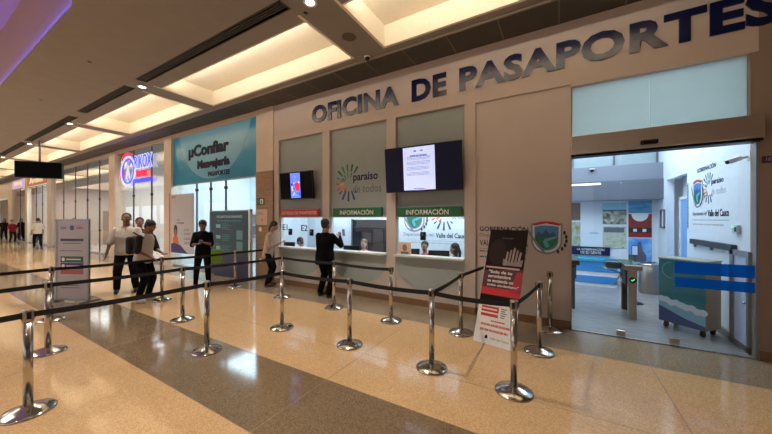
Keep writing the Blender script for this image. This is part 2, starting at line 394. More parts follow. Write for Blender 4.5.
# office front wall with three bays, plain bay and door opening
w = MB(); y0, y1 = D, D+.16
w.box(-6.53, 2.05, y0, y1, 3.74, ZC+.05, M_wall)
w.box(.155, 2.05, y0, y1, 3.68, 3.74, M_wall)
for a,b in ((-6.53,-6.35),(-4.83,-4.62),(-3.08,-2.865),(-1.462,-1.27)): w.box(a, b, y0, y1, 0, 3.74, M_wall)
BAYS = [(-6.35,-4.83),(-4.62,-3.08),(-2.865,-1.462)]
for a,b in BAYS:
    w.box(a, b, y0+.07, y1, 1.74, 3.74, M_bay)
    w.box(a, b, y0+.02, y1, 0, .93, M_wall)
    n = 24; r = (b-a)/2; cx = (a+b)/2       # grey half round on the front below the sill
    pts = [(b,.93),(a,.93)]+[(cx-r*math.cos(PI*i/n), .93-.12-.52*math.sin(PI*i/n)) for i in range(n+1)]
    w.poly(pts, y0+.018, M_bay2, .006)
w.box(-1.27, .155, y0+.04, y1, 0, 3.72, M_wall); w.box(-1.27,.155,y0,y1,3.72,3.74,M_wall)
struct('wall_front', w, label='beige office wall with three service bays')
w = MB(); w.box(2.05, 6.9, D-.0, D+.18, 0, ZC+.05, mat('pier_paint', (142,124,110), .55, noise=.03, nscale=2))
struct('wall_front', w, label='beige pier beside the glass doors')
# tall pillar between shop and office: paint above, brown tiles below
w = MB(); w.box(-7.23, -6.53, D-.03, D+.3, 2.97, ZC+.05, M_pillar)
z = 0
while z < 2.96:
    h = min(.49, 2.97-z); w.box(-7.23, -6.53, D-.045, D+.3, z+.004, z+h-.004, M_tile); z += .495
w.box(-7.22, -6.54, D-.03, D+.29, 0, 2.97, mat('grout', (96,76,56), .8))
struct('wall_pillar', w, label='pillar with brown stone tiles below and cream paint above')
# skirting
k = MB()
for a,b,dy in ((-6.53,-1.27,0),(-1.27,.155,.04),(2.05,6.9,0)): k.box(a, b, D+dy-.015, D+dy+.02, 0, .12, M_skirt)
struct('baseboard_front', k)
# shop divisions, piers and header band further down the mall
w = MB()
w.box(WX0, -7.23, D-.02, D+.16, 4.54, ZC+.05, M_pillar)
for a,b in ((-12.45,-11.93),(-17.6,-16.95),(-27.4,-26.6),(-33.0,-32.4),(-38.5,-37.0)): w.box(a, b, D-.05, D+.3, 0, 4.6, M_pillar)
w.box(-60, -45, D, D+.1, 3.2, 4.6, mat('bulkhead_white', (214,200,180), .6)); w.box(-45,-38.5, D, D+.1, 3.4, 4.6, mat('bulkhead_white'))
struct('wall_shops', w, label='cream piers and header of the shopfronts')
w = MB()
w.box(WX0, -7.1, 8.5, 8.7, 0, 4.6, mat('shop_back', (206,214,216), .6))
for x in (-7.15, -12.2, -17.3, -27, -32.7, -37.8, -48): w.box(x-.05, x+.05, D+.3, 8.5, 0, 4.6, mat('shop_side', (206,206,200), .6))
w.box(WX0, -7.1, D+.16, 8.7, 4.2, 4.26, mat('shop_lid', (210,206,198), .7))
struct('wall_rear', w, label='plain back and side walls of the shops')
# far side and ends of the mall
w = MB(); M_far = mat('far_wall', (200,184,166), .6)
w.box(WX0, WX1, -9.2, -9, 0, 1.0, M_far); w.box(WX0, WX1, -9.2, -9, 3.6, 10, M_far)
x = WX0
while x < WX1: w.box(x, x+.6, -9.25, -8.95, 0, 6, M_far); x += 5.6
struct('wall_south', w, label='far side of the mall')
w = MB(); w.box(WX1, WX1+.2, -9, D+.2, 0, ZC+.05, M_far); struct('wall_east', w)
w = MB(); w.box(WX0-.2, WX0, -9, D+.2, 0, 10, M_far); struct('wall_west', w)
w = MB(); w.box(WX0, -4.8, -9, 1.5, 9.7, 9.8, M_white); w.box(WX0, -4.8, 1.6, 1.8, 6, 9.8, M_far); w.box(-4.8,-4.6,-9,1.6,6,9.8,M_far)
struct('ceiling', w, label='roof over the upper storey')
# unseen shopfronts on the far side, panes made to glow for reflections in the glass
w = MB()
for i in range(11): 
    a = WX0+.6+5.6*i; w.box(a, a+5.0, -9.12, -9.08, 1.0, 3.6, mat('unseen_window_glow', (180,190,196), .1, emit=(235,240,245), es=.9))
struct('window_9', w, label='unseen shop windows across the mall, glow added for reflections')

# office hall behind the doors
w = MB()
w.box(.0, .155, D+.16, 9.6, 0, 4.0, M_whitewall)
w.v = []; w.f = []; w.m = []; w.smooth = []
w.box(-1.6, 2.3, 9.6, 9.8, 0, 4.0, M_whitewall)
struct('wall_back', w, label='white rear wall of the office hall')
w = MB()
w.box(2.08, 2.2, D+.18, 7.68, 0, 4.0, M_whitewall); w.box(2.08, 2.2, 8.88, 9.8, 0, 4.0, M_whitewall)
w.box(2.08, 2.2, 7.68, 8.88, 2.55, 4.0, M_whitewall)
w.box(4.0, 4.2, 5.4, 11, 0, 3, M_whitewall); w.box(2.2, 4.2, 10.8, 11, 0, 3, M_whitewall)
w.box(2.2, 4.2, 5.5, 11, 2.75, 2.85, M_white)
w.box(2.3, 2.36, 7.75, 8.85, 0, 2.1, mat('passage_blue', (120,170,225), .4)); w.box(2.28, 2.36, 7.70, 7.75, 0, 2.15, M_white); w.box(2.28,2.36,8.85,8.9,0,2.15,M_white); w.box(2.28,2.36,7.7,8.9,2.1,2.16,M_white)
w.box(2.36, 2.42, 7.6, 9.0, 0, 2.75, M_whitewall)
struct('wall_right', w, label='white side wall of the office hall with a passage')
w = MB(); w.box(-1.34, -1.22, 5.45, 9.6, 0, 4.0, M_whitewall); struct('wall_left', w, label='white partition of the office hall')
w = MB(); w.box(-1.34, 2.3, D+.16, 9.8, 4.0, 4.1, M_white); struct('ceiling', w, label='white ceiling of the office hall')
w = MB(); w.box(-1.22, 2.08, 9.15, 9.6, 2.15, 3.0, mat('beam_grey', (112,120,134), .5)); w.box(-1.22, 2.08, 9.12, 9.15, 2.15, 2.62, mat('beam_dark', (84,92,106), .5)); w.box(-1.2, .9, 9.10, 9.12, 2.54, 2.58, mat('beam_lamp', (240,240,235), .5, emit=(235,240,255), es=1.6))
struct('trim_4', w, label='grey dropped beam with a thin lamp line')
w = MB()
w.box(-1.22, 2.08, 9.56, 9.6, 3.06, 3.9, mat('high_pane', (150,168,176), .15)); 
for x in (-1.2,-.6,.3,1.2,2.04): w.box(x, x+.04, 9.53, 9.56, 3.0, 3.95, M_grey)
w.box(-1.22, 2.08, 9.53, 9.56, 3.4, 3.44, M_grey)
struct('window_8', w, label='row of high panes above the grey beam')
w = MB(); w.box(2.04, 2.08, D+.2, 7.68, 0, .1, mat('hall_skirting', (120,116,110), .4)); struct('baseboard_right', w)
# booth
w = MB(); M_booth = mat('booth_wall', (206,220,230), .55)
w.box(-7.0, -1.36, 6.9, 7.0, 0, 2.6, M_booth); w.box(-7.05,-6.95, D+.16, 7.0, 0, 2.6, M_booth); w.box(-1.44,-1.36, D+.16, 7.0, 0, 2.6, M_booth)
w.box(-7.05, -1.36, D+.16, 7.0, 2.6, 2.66, M_white)
struct('wall_booth', w, label='white walls of the service booth behind the counters')

# ================================================================== LIGHT FITTINGS IN THE CEILING
names = ['at the top edge, cut by the frame', 'nearest one fully in view', 'above the teal shop sign', 'above the red and blue neon sign', 'above the hanging black screen', 'sixth down the mall', 'seventh down the mall', 'eighth down the mall','ninth down the mall','last, at the far end']
lastg = 'lit ceiling recess lamps'
for (a,b),n in zip(COFF, names):
    t = thing('recess_lamp', 'warm hidden lamp strip in the ceiling recess '+n, 'ceiling light', ((a+b)/2, CY0-.09, ZC+.06), 0, lastg); hw = (b-a)/2-.1
    m = MB(); m.box(-hw, hw, -.03, .03, 0, .03, M_white); m.build('housing', t)
    m = MB(); m.box(-hw, hw, -.02, .02, .03, .035, mat('lamp_strip', (255,240,210), .5, emit=(255,226,180), es=4)); m.build('tube', t)
    l = lamp('recess_strip', 'AREA', (0,.0,.06), 62, (1,.90,.74), (math.radians(180-22),0,0), 2*hw, .08); l.parent = t
def downlight(x, y, label, power=70):
    t = thing('downlight', label, 'downlight', (x,y,ZC), 0, 'round downlights between the ceiling recesses')
    m = MB(); m.lathe([(.06,-.001),(.085,-.008),(.095,-.004),(.095,0)], M_white, 24); m.build('trim_ring', t)
    m = MB(); m.lathe([(.058,-.004),(.06,-.001)], mat('lamp_lens', (255,250,235), .4, emit=(255,236,200), es=10), 20); m.build('lens', t)
    if power:
        l = lamp('downlight_lamp', 'SPOT', (0,0,-.02), power, WARM, (0,0,0), .05, spot=105, blend=.7); l.parent = t
for i,(x,lb) in enumerate([(-2.95,'bright round downlight at the top edge of the view'),(-8.1,'round downlight beside the second ceiling recess'),(-13.17,'round downlight beside the third ceiling recess'),(-18.1,'round downlight beside the fourth ceiling recess'),(-23.1,'small distant downlight beside the fifth ceiling recess')]):
    downlight(x, 2.98, lb, 380)
for i,(x,y) in enumerate(((2,.4),(-2.6,.4),(2,-2.6),(-2.6,-2.6))): downlight(x, y, ['added round downlight over the camera side of the queue','added round downlight above the queue near the tray corner','added downlight behind the camera','added downlight behind the camera near the tray'][i], 270)  # unseen extra downlights, added to bring more light onto the floor
for i,(a,b) in enumerate(VENTS):
    t = thing('ceiling_vent', 'long black slot vent in ceiling, '+['over the door side','longest in view, beside the nearest full recess','beside the second recess','beside the third recess','beside the fourth recess','beside the fifth recess','beside the sixth recess'][i], 'ceiling vent', ((a+b)/2, 2.83, ZC), 0, 'slot vents along the ceiling')
    h = (b-a)/2
    m = MB(); m.box(-h, h, -.085, .085, .12, .14, M_black); m.box(-h,h,-.09,-.085,0,.14,M_black); m.box(-h,h,.085,.09,0,.14,M_black); m.build('backing', t)
    m = MB(); m.box(-h-.01, h+.01, -.1, -.082, -.008, .0, M_soff); m.box(-h-.01, h+.01, .082, .1, -.008, .0, M_soff); m.box(-h-.01,-h+.01,-.1,.1,-.008,.0,M_soff); m.box(h-.01,h+.01,-.1,.1,-.008,.0,M_soff); m.build('frame', t)
    for yy in (-.04, 0, .04):
        m = MB(); m.box(-h, h, yy-.006, yy+.006, 0, .03, mat('slat_grey', (84,78,72), .5)); m.build('slat', t)
m = MB(); m.lathe([(.10,-.012),(.115,-.006),(.115,0)], mat('speaker_mesh', (96,80,62), .7), 24); tag(m.build('ceiling_speaker', loc=(-2.96,3.0+.86-.86+.0,ZC)) , 'round brown speaker grille in the ceiling near the near recess', 'speaker')
bpy.data.objects['ceiling_speaker'].location = (-2.96, 3.86, ZC)
def dome(x, y, z, label):
    t = thing('dome_camera', label, 'security camera', (x,y,z), 0)
    m = MB(); m.lathe([(.05,-.02),(.06,-.01),(.06,0)], M_white, 20); m.build('mount', t)
    m = MB(); m.ball((0,0,-.03), .045, M_black); m.build('lens_dome', t)
dome(-3.03, 4.5, ZC, 'small dome camera at the ceiling edge above the passport lettering')
for x,y,l in ((-3.16,3.1,'small ceiling sprinkler head beside the nearest bright downlight'),(-7.66,2.0,'small dark sprinkler in the plain ceiling, nearer one'),(-11.16,2.03,'small dark sprinkler in the plain ceiling, farther one')):
    t = thing('sprinkler', l, 'sprinkler', (x,y,ZC), 0, 'ceiling sprinklers')
    m = MB(); m.lathe([(.03,-.006),(.032,0)], M_black, 16); m.build('flange', t)
    m = MB(); m.lathe([(.012,-.03),(.008,-.006)], M_frame, 10); m.build('nozzle', t)

# ================================================================== OFFICE FRONT
def islands(mb_):  # separate glyphs
    bm = bmesh.new(); vs = [bm.verts.new(v) for v in mb_.v]
    for f_ in mb_.f:
        try: bm.faces.new([vs[i] for i in f_])
        except ValueError: pass
    seen = set(); out = []
    for v in bm.verts:
        if v in seen: continue
        st = [v]; seen.add(v); grp = []
        while st:
            q = st.pop(); grp.append(q)
            for e in q.link_edges:
                o = e.other_vert(q)
                if o not in seen: seen.add(o); st.append(o)
        fs = {fc for q in grp for fc in q.link_faces}
        if not fs: continue
        ix = {q:i for i,q in enumerate(grp)}
        out.append(([q.co.copy() for q in grp], [[ix[q] for q in fc.verts] for fc in fs]))
    bm.free(); out.sort(key=lambda g: min(v.x for v in g[0])); return out
t = thing('wall_lettering', 'large navy raised lettering OFICINA DE PASAPORTES above the bays and doors', 'sign', (-1.4, D, 3.97))
for wd,a,b in (('OFICINA',-5.164,-2.763),('DE',-2.507,-1.785),('PASAPORTES',-1.561,2.24)):
    q = MB(); q.text(wd, a+1.4, b+1.4, .0, .42, 0, M_navy, .025, bold=.04)
    for vs, fs in islands(q):
        mx_ = (min(v.x for v in vs)+max(v.x for v in vs))/2; vs = [Vector((mx_+(v.x-mx_)*.95, v.y, v.z)) for v in vs]
        m = MB(); m.add(vs, fs, M_navy); m.build('letter', t)

def hung_tv(name, label, x0, x1, z0, z1, yb, tilt, rz, screen):
    br = D+.06-yb
    w_, h_ = x1-x0, z1-z0
    t = thing(name, label, 'television', ((x0+x1)/2, yb, (z0+z1)/2), rz)
    t.rotation_euler = (tilt, 0, rz)
    m = MB(); m.box(-w_/2, w_/2, -.03, .03, -h_/2, h_/2, M_black, bev=.008); m.build('housing', t)
    m = MB(); screen(m, w_, h_); m.build('screen', t)
    m = MB(); m.box(-.12,.12,.03,br,-.10,.10, M_black); m.build('wall_bracket', t)
def scr1(m, w_, h_):
    m.rect(-w_/2+.02, w_/2-.02, -h_/2+.02, h_/2-.02, -.031, mat('screen_off', (8,9,12), .6, spec=.06))
    a, b = -.17, .15
    m.rect(a, b, -h_/2+.03, h_/2-.03, -.033, mat('screen_blue', (120,140,240), .3, emit=(96,120,250), es=.9))
    for i in range(26):
        cx, cz = random.uniform(a+.03,b-.03), random.uniform(-h_/2+.06,h_/2-.06); r = random.uniform(.015,.035)
        nm, c_ = random.choice([('glow_white',(210,220,250)),('glow_navy',(40,50,160)),('glow_sky',(90,180,230))])
        m.disc(cx, cz, r, r, -.0345-.0003*i, mat(nm, c_, .3, emit=c_, es=.8), .0003, 12)
    m.disc(.06, -.03, .08, .11, -.043, mat('glow_red', (220,30,60), .3, emit=(225,30,60), es=.9), .0005, 16)
def scr2(m, w_, h_):
    m.rect(-w_/2+.02, w_/2-.02, -h_/2+.02, h_/2-.02, -.031, mat('screen_dark_blue', (8,8,26), .4, spec=.2, emit=(10,10,40), es=.3))
    a, b = -.36, .27
    m.rect(a, b, -h_/2+.03, h_/2-.03, -.033, mat('screen_page', (190,200,240), .3, emit=(196,208,250), es=.85))
    ink = mat('screen_ink', (100,106,150), .3, emit=(110,118,170), es=.7)
    m.rect(a+.22, a+.27, h_/2-.12, h_/2-.09, -.0345, ink, .0005); m.rect(b-.28, b-.23, h_/2-.12, h_/2-.09, -.0345, ink, .0005)
    textlines(m, a+.14, b-.14, h_/2-.22, h_/2-.16, 1, -.0345, ink, .1)
    for z in (.22,.13,.03,-.07): textlines(m, a+.07, b-.07, z-.08+.02, z+.01, 3, -.0345, ink, .12, .35)
    textlines(m, a+.2, b-.2, -.42, -.36, 2, -.0345, ink, .2)
hung_tv('television', 'smaller black wall television showing a blue and red clip above the red sign', -6.13, -5.05, 2.17, 2.84, D-.09, math.radians(4), math.radians(2), scr1)
hung_tv('television', 'large black wall television showing a white text page above the third window', -2.98, -1.46, 2.20, 3.06, D-.16, math.radians(5), math.radians(2), scr2)

def hung_sign(label, x0, x1, z0, z1, m_, word, lt):
    t = thing('window_sign', label, 'sign', ((x0+x1)/2, D+.02, z0), 0, 'signs above the service windows')
    m = MB(); hw = (x1-x0)/2; h = z1-z0
    m.box(-hw, hw, -.025, .03, 0, h, m_)
    for ln in lt: m.text(ln[0], ln[1], ln[2], ln[3], ln[4], -.0255, M_paper, .002, bold=.008)
    m.build('panel', t)
hung_sign('red sign strip above the first service window', -6.27, -4.96, 1.745, 1.92, M_red, '', [('ENTREGA DE PASAPORTES', -.6, .6, .05, .125)])
hung_sign('green INFORMACIÓN sign above the middle window with the dark opening', -4.50, -3.2, 1.735, 1.925, M_green, '', [('INFORMACIÓN', -.45, .45, .04, .16)])
hung_sign('green INFORMACIÓN sign under the large television', -2.83, -1.52, 1.725, 1.91, M_green, '', [('INFORMACIÓN', -.45, .42, .04, .16)])

# windows and their sills
for i,(a,b) in enumerate(BAYS):
    m = MB(); M_wf = mat('window_edge', (176,186,190), .4)
    m.box(a, a+.02, D+.05, D+.09, .97, 1.74, M_wf); m.box(b-.02, b, D+.05, D+.09, .97, 1.74, M_wf); m.box(a, b, D+.05, D+.09, 1.715, 1.74, M_wf)
    fr = struct('window_%d' % (i+1), m)
    m = MB(); m.box(a+.02, b-.02, D+.066, D+.074, .99, 1.715, M_glass); m.build('pane', fr)
    m = MB(); m.box(a-.0, b+.0, D-.10, D+.16, .93, .97, mat('sill_stone', (206,206,200), .3), bev=.006)
    tag(m.build('counter_ledge'), ['pale counter ledge of first window at the tiled pillar','pale counter ledge of the middle window','pale counter ledge under the third window with the two clerks'][i], 'counter', 'counter ledges below the windows')
def glass_mark(txt, x0, x1, z0, z1, label):
    m = MB(); m.text(txt, x0, x1, z0, z1, D+.064, mat('dark_vinyl', (30,40,80), .5), .001, bold=.015); tag(m.build('window_number'), label, 'sign', None)
glass_mark('E1', -6.27, -6.09, 1.39, 1.54, 'dark E1 marking on the first service window')
glass_mark('E2', -5.60, -5.38, 1.38, 1.53, 'dark E2 marking on the first service window')
for x,z,l in ((-5.96,1.35,'black window intercom below the E1 marking'),(-5.22,1.35,'black window intercom behind the E1 and E2 markings'),(-2.28,1.35,'black window intercom in front of the clerk with the red vest')):
    t = thing('window_intercom', l, 'intercom', (x, D+.05, z), 0, 'intercoms on the service windows')
    m = MB(); m.box(-.055,.055,-.03,.014,-.08,.08, M_black, bev=.012); m.build('body', t)
    m = MB(); m.lathe([(.02,0),(.02,.004)], M_frame, 12, T=Matrix.Translation((0,-.031,.03)) @ Matrix.Rotation(PI/2,4,'X')); m.build('grille', t)
# emblem with slogan in the middle bay
m = MB(); y = D+.069
rays(m, -4.10, 2.50, .42, y)
m.text('paraiso', -3.98, -3.33, 2.48, 2.70, y, M_navyflat, bold=.022)
m.text('de todos', -3.98, -3.24, 2.26, 2.44, y, M_grey)
tag(m.build('wall_emblem'), 'coloured petal burst emblem reading paraiso de todos above the middle window', 'wall graphic')
# back wall graphic inside the third booth
m = MB(); y = 6.899
crest(m, -3.2, 1.70, .62, y); rays(m, -2.4, 1.80, .40, y)
m.text('paraiso', -2.18, -1.84, 1.86, 2.0, y, M_navyflat, bold=.02); m.text('de todos', -2.2, -1.82, 1.68, 1.82, y, M_grey)
m.text('Departamento del', -3.5, -2.68, 1.22, 1.33, y, M_grey); m.text('Valle del Cauca', -2.62, -1.84, 1.22, 1.34, y, M_navyflat, bold=.02)
m.rect(-3.4, -1.86, 1.135, 1.145, y, M_ltgrey)
textlines(m, -3.3, -1.9, 1.06, 1.11, 1, y, M_ltgrey, .1)
tag(m.build('wall_emblem'), 'shield and petal graphic inside the third booth reading Valle del Cauca', 'wall graphic')
m = MB(); m.box(-5.15, -4.0, 6.86, 6.9, .76, 1.66, mat('dark_doorway', (26,28,38), .2)); m.box(-5.17,-5.13,6.85,6.9,.74,1.68,M_grey);  # dark sheet put in for the darkness of an opening behind the booth
m.box(-4.8,-4.5,6.84,6.86,1.05,1.3,mat('dark_shape', (48,50,58), .4)); m.box(-4.4,-4.1,6.84,6.86,.8,1.4,mat('dark_shape'))
tag(m.build('dark_opening_sheet'), 'dark sheet standing for an unlit opening in the middle booth wall', 'board')
# lettering and shield on the plain bay
m = MB(); y = D+.039
m.text('GOBERNACIÓN', -1.205, -.435, 1.47, 1.57, y, M_navyflat, bold=.02)
m.text('Departamento del', -1.205, -.46, 1.36, 1.435, y, M_grey)
m.text('VALLE DEL CAUCA', -1.205, -.435, 1.22, 1.315, y, M_navyflat, bold=.012)
m.rect(-1.205,-.435,1.165,1.17,y,M_grey); textlines(m, -1.205, -.44, 1.10, 1.145, 1, y, M_grey, .1); textlines(m, -1.205, -.44, 1.0, 1.05, 1, y, M_grey, .3)
crest(m, -.175, 1.385, .47, y)
tag(m.build('wall_emblem'), 'GOBERNACIÓN lettering with shield emblem on beige wall beside the glass doors', 'wall graphic')
# notices on the tiled pillar
m = MB(); m.box(-7.16,-6.86,-.01,0,0,.19, mat('exit_green_dark', (40,60,40), .5)); m.rect(-7.02,-6.90,.03,.16,-.011,M_paper); m.rect(-7.14,-7.05,.03,.16,-.011,mat('exit_green', (60,120,70), .5)); m.disc(-6.96,.12,.018,.018,-.0126,M_green,n=10); m.poly([(-6.98,.04),(-6.94,.04),(-6.93,.1),(-6.99,.1)],-.0126,M_green)
tag(m.build('exit_notice', loc=(0,D-.046,2.06)), 'small green exit pictogram plate on the tiled pillar', 'sign')
m = MB(); m.box(-7.22,-6.74,-.008,0,0,.42, mat('notice_beige', (200,172,138), .5)); textlines(m, -7.15,-6.85,.26,.36,3,-.0085,M_grey,.3,.3); m.disc(-6.95,.14,.03,.03,-.0085,M_red,n=12)
tag(m.build('notice_plate', loc=(0,D-.046,1.52)), 'square beige notice plate on the tiled pillar under the exit sign', 'sign')
for z,l in ((1.40,'small round pale disc on the tiled pillar, upper one'),(.55,'small round pale disc on the tiled pillar, lower one')):
    m = MB(); m.disc(0,0,.06,.06,0,mat('disc_cream', (232,206,164), .4),.012,20); tag(m.build('round_plate', loc=(-7.02,D-.046,z)), l, 'sign', 'round plates on the pillar')

# ================================================================== ENTRANCE
# frosted transom
def frost():
    m = bpy.data.materials.new('frosted_glass'); m.use_nodes = True; nt = m.node_tree; nt.nodes.clear(); MATS['frosted_glass'] = m
    o = nt.nodes.new('ShaderNodeOutputMaterial'); a = nt.nodes.new('ShaderNodeMixShader'); b = nt.nodes.new('ShaderNodeMixShader')
    d = nt.nodes.new('ShaderNodeBsdfDiffuse'); t = nt.nodes.new('ShaderNodeBsdfTranslucent'); g = nt.nodes.new('ShaderNodeBsdfGlossy')
    n = nt.nodes.new('ShaderNodeTexNoise'); n.inputs['Scale'].default_value = 3; r = nt.nodes.new('ShaderNodeValToRGB')
    r.color_ramp.elements[0].color = (.62,.72,.72,1); r.color_ramp.elements[1].color = (.67,.77,.77,1)
    nt.links.new(n.outputs[0], r.inputs[0]); nt.links.new(r.outputs[0], d.inputs[0]); nt.links.new(r.outputs[0], t.inputs[0])
    a.inputs[0].default_value = .6; nt.links.new(d.outputs[0], a.inputs[1]); nt.links.new(t.outputs[0], a.inputs[2])
    b.inputs[0].default_value = .07; g.inputs['Roughness'].default_value = .05
    nt.links.new(a.outputs[0], b.inputs[1]); nt.links.new(g.outputs[0], b.inputs[2]); nt.links.new(b.outputs[0], o.inputs[0])
    return m
M_frost = frost()
m = MB(); m.box(.155, 1.99, D+.07, D+.1, 2.90, 2.92, M_frame); m.box(.155,.17,D+.07,D+.1,2.9,3.68,M_frame); m.box(1.985,2.05,D+.0,D+.12,2.9,3.68,mat('pier_paint'))
fr = struct('window_4', m, label='frosted panes above the doors')
for a,b in ((.17,1.072),(1.078,1.985)):
    m = MB(); m.box(a, b, D+.08, D+.09, 2.92, 3.68, M_frost); m.build('pane', fr)
# door header
m = MB(); m.box(.155, 2.055, D-.12, D+.12, 2.63, 2.90, M_bronze, bev=.006); m.box(.155, 2.055, D-.08, D+.10, 2.60, 2.63, M_black)
struct('trim_5', m, label='brushed bronze header rail of the sliding doors')
t = thing('door_sensor', 'black motion sensor on the bronze door header', 'sensor', (1.03, D-.12, 2.70))
m = MB(); m.box(-.09,.09,-.035,0,-.03,.03,M_black,bev=.01); m.build('body', t)
m = MB(); m.box(-.05,.05,-.038,-.034,-.02,0,mat('sensor_lens', (40,10,20), .1)); m.build('lens', t)
# glass leaves
dn = MB(); dn.box(.155,.165,D+.0,D+.04,0,2.62,M_frame); dn.box(2.03,2.05,D+.0,D+.06,0,2.62,M_frame); dn.box(.155,2.05,D+.0,D+.05,0,.012,M_frame)
dr = struct('door_1', dn, label='glass entrance')
for a,b in ((.17,.742),(.758,1.305),(1.312,2.028)):
    m = MB(); m.box(a, b, D+.02, D+.032, .03, 2.6, M_glassdoor); m.build('pane', dr)
for x in (.752, 1.312):
    m = MB(); m.box(x-.05, x+.05, D-.005, D+.055, .03, .11, M_chrome, bev=.008); m.build('patch_fitting', dr)
m = MB(); M_stripe = film('blue_film', (.02,.26,.66))
m.box(1.315, 2.026, D+.016, D+.019, .965, 1.12, M_stripe); m.box(1.315, 2.026, D+.016, D+.019, .79, .915, M_stripe)
m.build('blue_stripes', dr)
m = MB(); m.box(2.07, 2.27, D-.02, D, 2.34, 2.42, mat('plate_purple', (60,40,66), .4)); m.text('107', 2.10,2.16, 2.36, 2.40, D-.021, M_ltgrey)
tag(m.build('number_plate'), 'small dark purple plate on the pier right of the doors', 'sign')

# graphics on the side wall of the hall (faces -x)
t = thing('wall_emblem', 'Valle del Cauca lettering with shield and petals on white side wall inside entrance', 'wall graphic', (2.079, 7.44, 0), -PI/2)
m = MB()   # local x = 7.44 - world y
m.text('GOBERNACIÓN', .24, .96, 2.48, 2.57, 0, M_navyflat, bold=.02)
crest(m, .26, 2.12, .44, 0)
rays(m, .70, 2.18, .25, 0)
m.text('paraiso', .80, 1.20, 2.20, 2.31, 0, M_navyflat, bold=.02); m.text('de todos', .80, 1.26, 2.06, 2.17, 0, M_ltgrey)
m.text('Departamento del', 0.04, .62, 1.72, 1.81, 0, M_grey); m.text('Valle del Cauca', .66, 1.36, 1.72, 1.83, 0, M_navyflat, bold=.02)
m.rect(0.04, 1.36, 1.66, 1.667, 0, M_grey); textlines(m, .04, 1.3, 1.57, 1.61, 1, 0, M_ltgrey, .1, .6)
m.text('AUUAI', -.1, 1.02, 2.78, 2.93, 0, M_paper, bold=.02)
m.build('lettering', t)
dome(.72, 9.1, 2.95, 'tiny dome camera on the grey beam in the hall')
# bar and gate along side wall
t = thing('hand_rail', 'dark horizontal rail board along white side wall inside entrance', 'rail', (2.079, 7.35, 1.24), -PI/2)
m = MB(); m.box(0, 1.5, -.06, 0, 0, .09, mat('dark_board', (42,46,56), .4), bev=.01); m.build('board', t)
for x in (.1, .75, 1.4):
    m = MB(); m.box(x-.02, x+.02, -.03, -.001, -.05, 0, M_frame); m.build('bracket', t)
t = thing('side_gate', 'grey framed pale panel gate against side wall just inside the glass', 'gate', (2.07, 5.90, 0), -PI/2)
m = MB(); m.box(0,.09,-.05,0,0,1.27,M_frame); m.box(.42,.47,-.05,0,0,1.2,M_frame); m.box(0,.47,-.05,0,1.2,1.27,M_frame); m.box(0,.47,-.05,0,.02,.08,M_frame); m.build('frame', t)
m = MB(); m.box(.09,.42,-.035,-.015,.08,1.2,mat('gate_panel', (176,190,214), .4)); m.build('panel', t)
m = MB(); m.ball((.39,-.055,.62), .018, M_chrome); m.build('knob', t)
t = thing('wall_camera', 'white bullet camera high on side wall inside the glass doors', 'security camera', (2.08, 5.52, 2.47))
m = MB(); m.box(-.03,0,-.05,.05,-.05,.07,M_white); m.build('wall_plate', t)
m = MB(); m.tube((-.02,0,0),(-.10,.03,-.02),.018,M_white); m.build('arm', t)
T = Matrix.Translation((-.10,.04,-.02)) @ Matrix.Rotation(math.radians(-150),4,'Z') @ Matrix.Scale(.7,4) @ Matrix.Rotation(math.radians(18),4,'Y')
m = MB(); m.box(-.03,.20,-.035,.035,-.035,.035,M_white,T=T); m.box(-.03,.23,-.042,.042,.035,.043,M_white,T=T); m.build('housing', t)
m = MB(); m.lathe([(.03,0),(.03,.012)], M_black, 16, T=T @ Matrix.Translation((.2,0,0)) @ Matrix.Rotation(PI/2,4,'Y')); m.build('lens', t)
t = thing('access_terminal', 'small grey access terminal with green lamp on side wall above the gate', 'access terminal', (2.08, 5.83, 1.48), -PI/2)
m = MB(); m.box(-.07,.07,-.04,0,0,.12,mat('terminal_grey', (180,190,196), .4),bev=.01); m.build('body', t)
m = MB(); m.box(-.06,0,-.043,-.04,.08,.11,mat('lamp_green', (60,220,120), .3, emit=(60,220,120), es=1.2)); m.box(.01,.06,-.043,-.04,.03,.09,M_black); m.build('display', t)
t = thing('wall_frame', 'thin dark rectangular frame on white side wall near hall corner', 'frame', (2.079, 9.30, 1.47), -PI/2)
m = MB(); m.box(0,.3,-.03,0,0,.03,M_grey); m.box(0,.3,-.03,0,.4,.43,M_grey); m.box(0,.03,-.03,0,0,.43,M_grey); m.box(.27,.3,-.03,0,0,.43,M_grey); m.build('frame', t)
t = thing('passage_notice', 'tall narrow strip of dark lettering beside the hall passage', 'sign', (2.079, 7.66, 1.5), -PI/2)
m = MB(); m.box(0,.07,-.004,0,0,.85,M_ltgrey); textlines(m, .01,.06,.02,.83,14,-.0045,M_grey,.2,.6); m.build('panel', t)

# pictures on the back wall
def pic(x0, x1, z0, z1, label, mt, extra=None, y=9.6):
    t = thing('wall_picture', label, 'picture', ((x0+x1)/2, y, z0), 0, 'printed pictures on hall rear wall')
    m = MB(); hw = (x1-x0)/2; m.box(-hw, hw, -.02, 0, 0, z1-z0, M_white); m.rect(-hw+.004, hw-.004, .004, z1-z0-.004, -.0205, mt)
    if extra: extra(m, hw, z1-z0)
    m.build('print', t)
P1 = picture('pic_market', [(30,34,60),(70,60,60),(120,60,50),(60,90,80)], 7)
P2 = picture('pic_town', [(60,90,80),(150,160,150),(200,190,170),(90,120,90)], 14, 'vor')
P3 = picture('pic_plaza', [(90,120,70),(170,180,150),(200,200,190),(110,90,70)], 9)
P4 = picture('pic_sea', [(30,110,170),(60,150,200),(120,190,220)], 3, stretch=(1,1,4))
P5 = picture('pic_hall', [(40,18,22),(150,30,30),(60,24,30)], 4, stretch=(1,1,3))
P6 = picture('pic_sky', [(40,110,210),(90,160,230),(190,220,240)], 3)
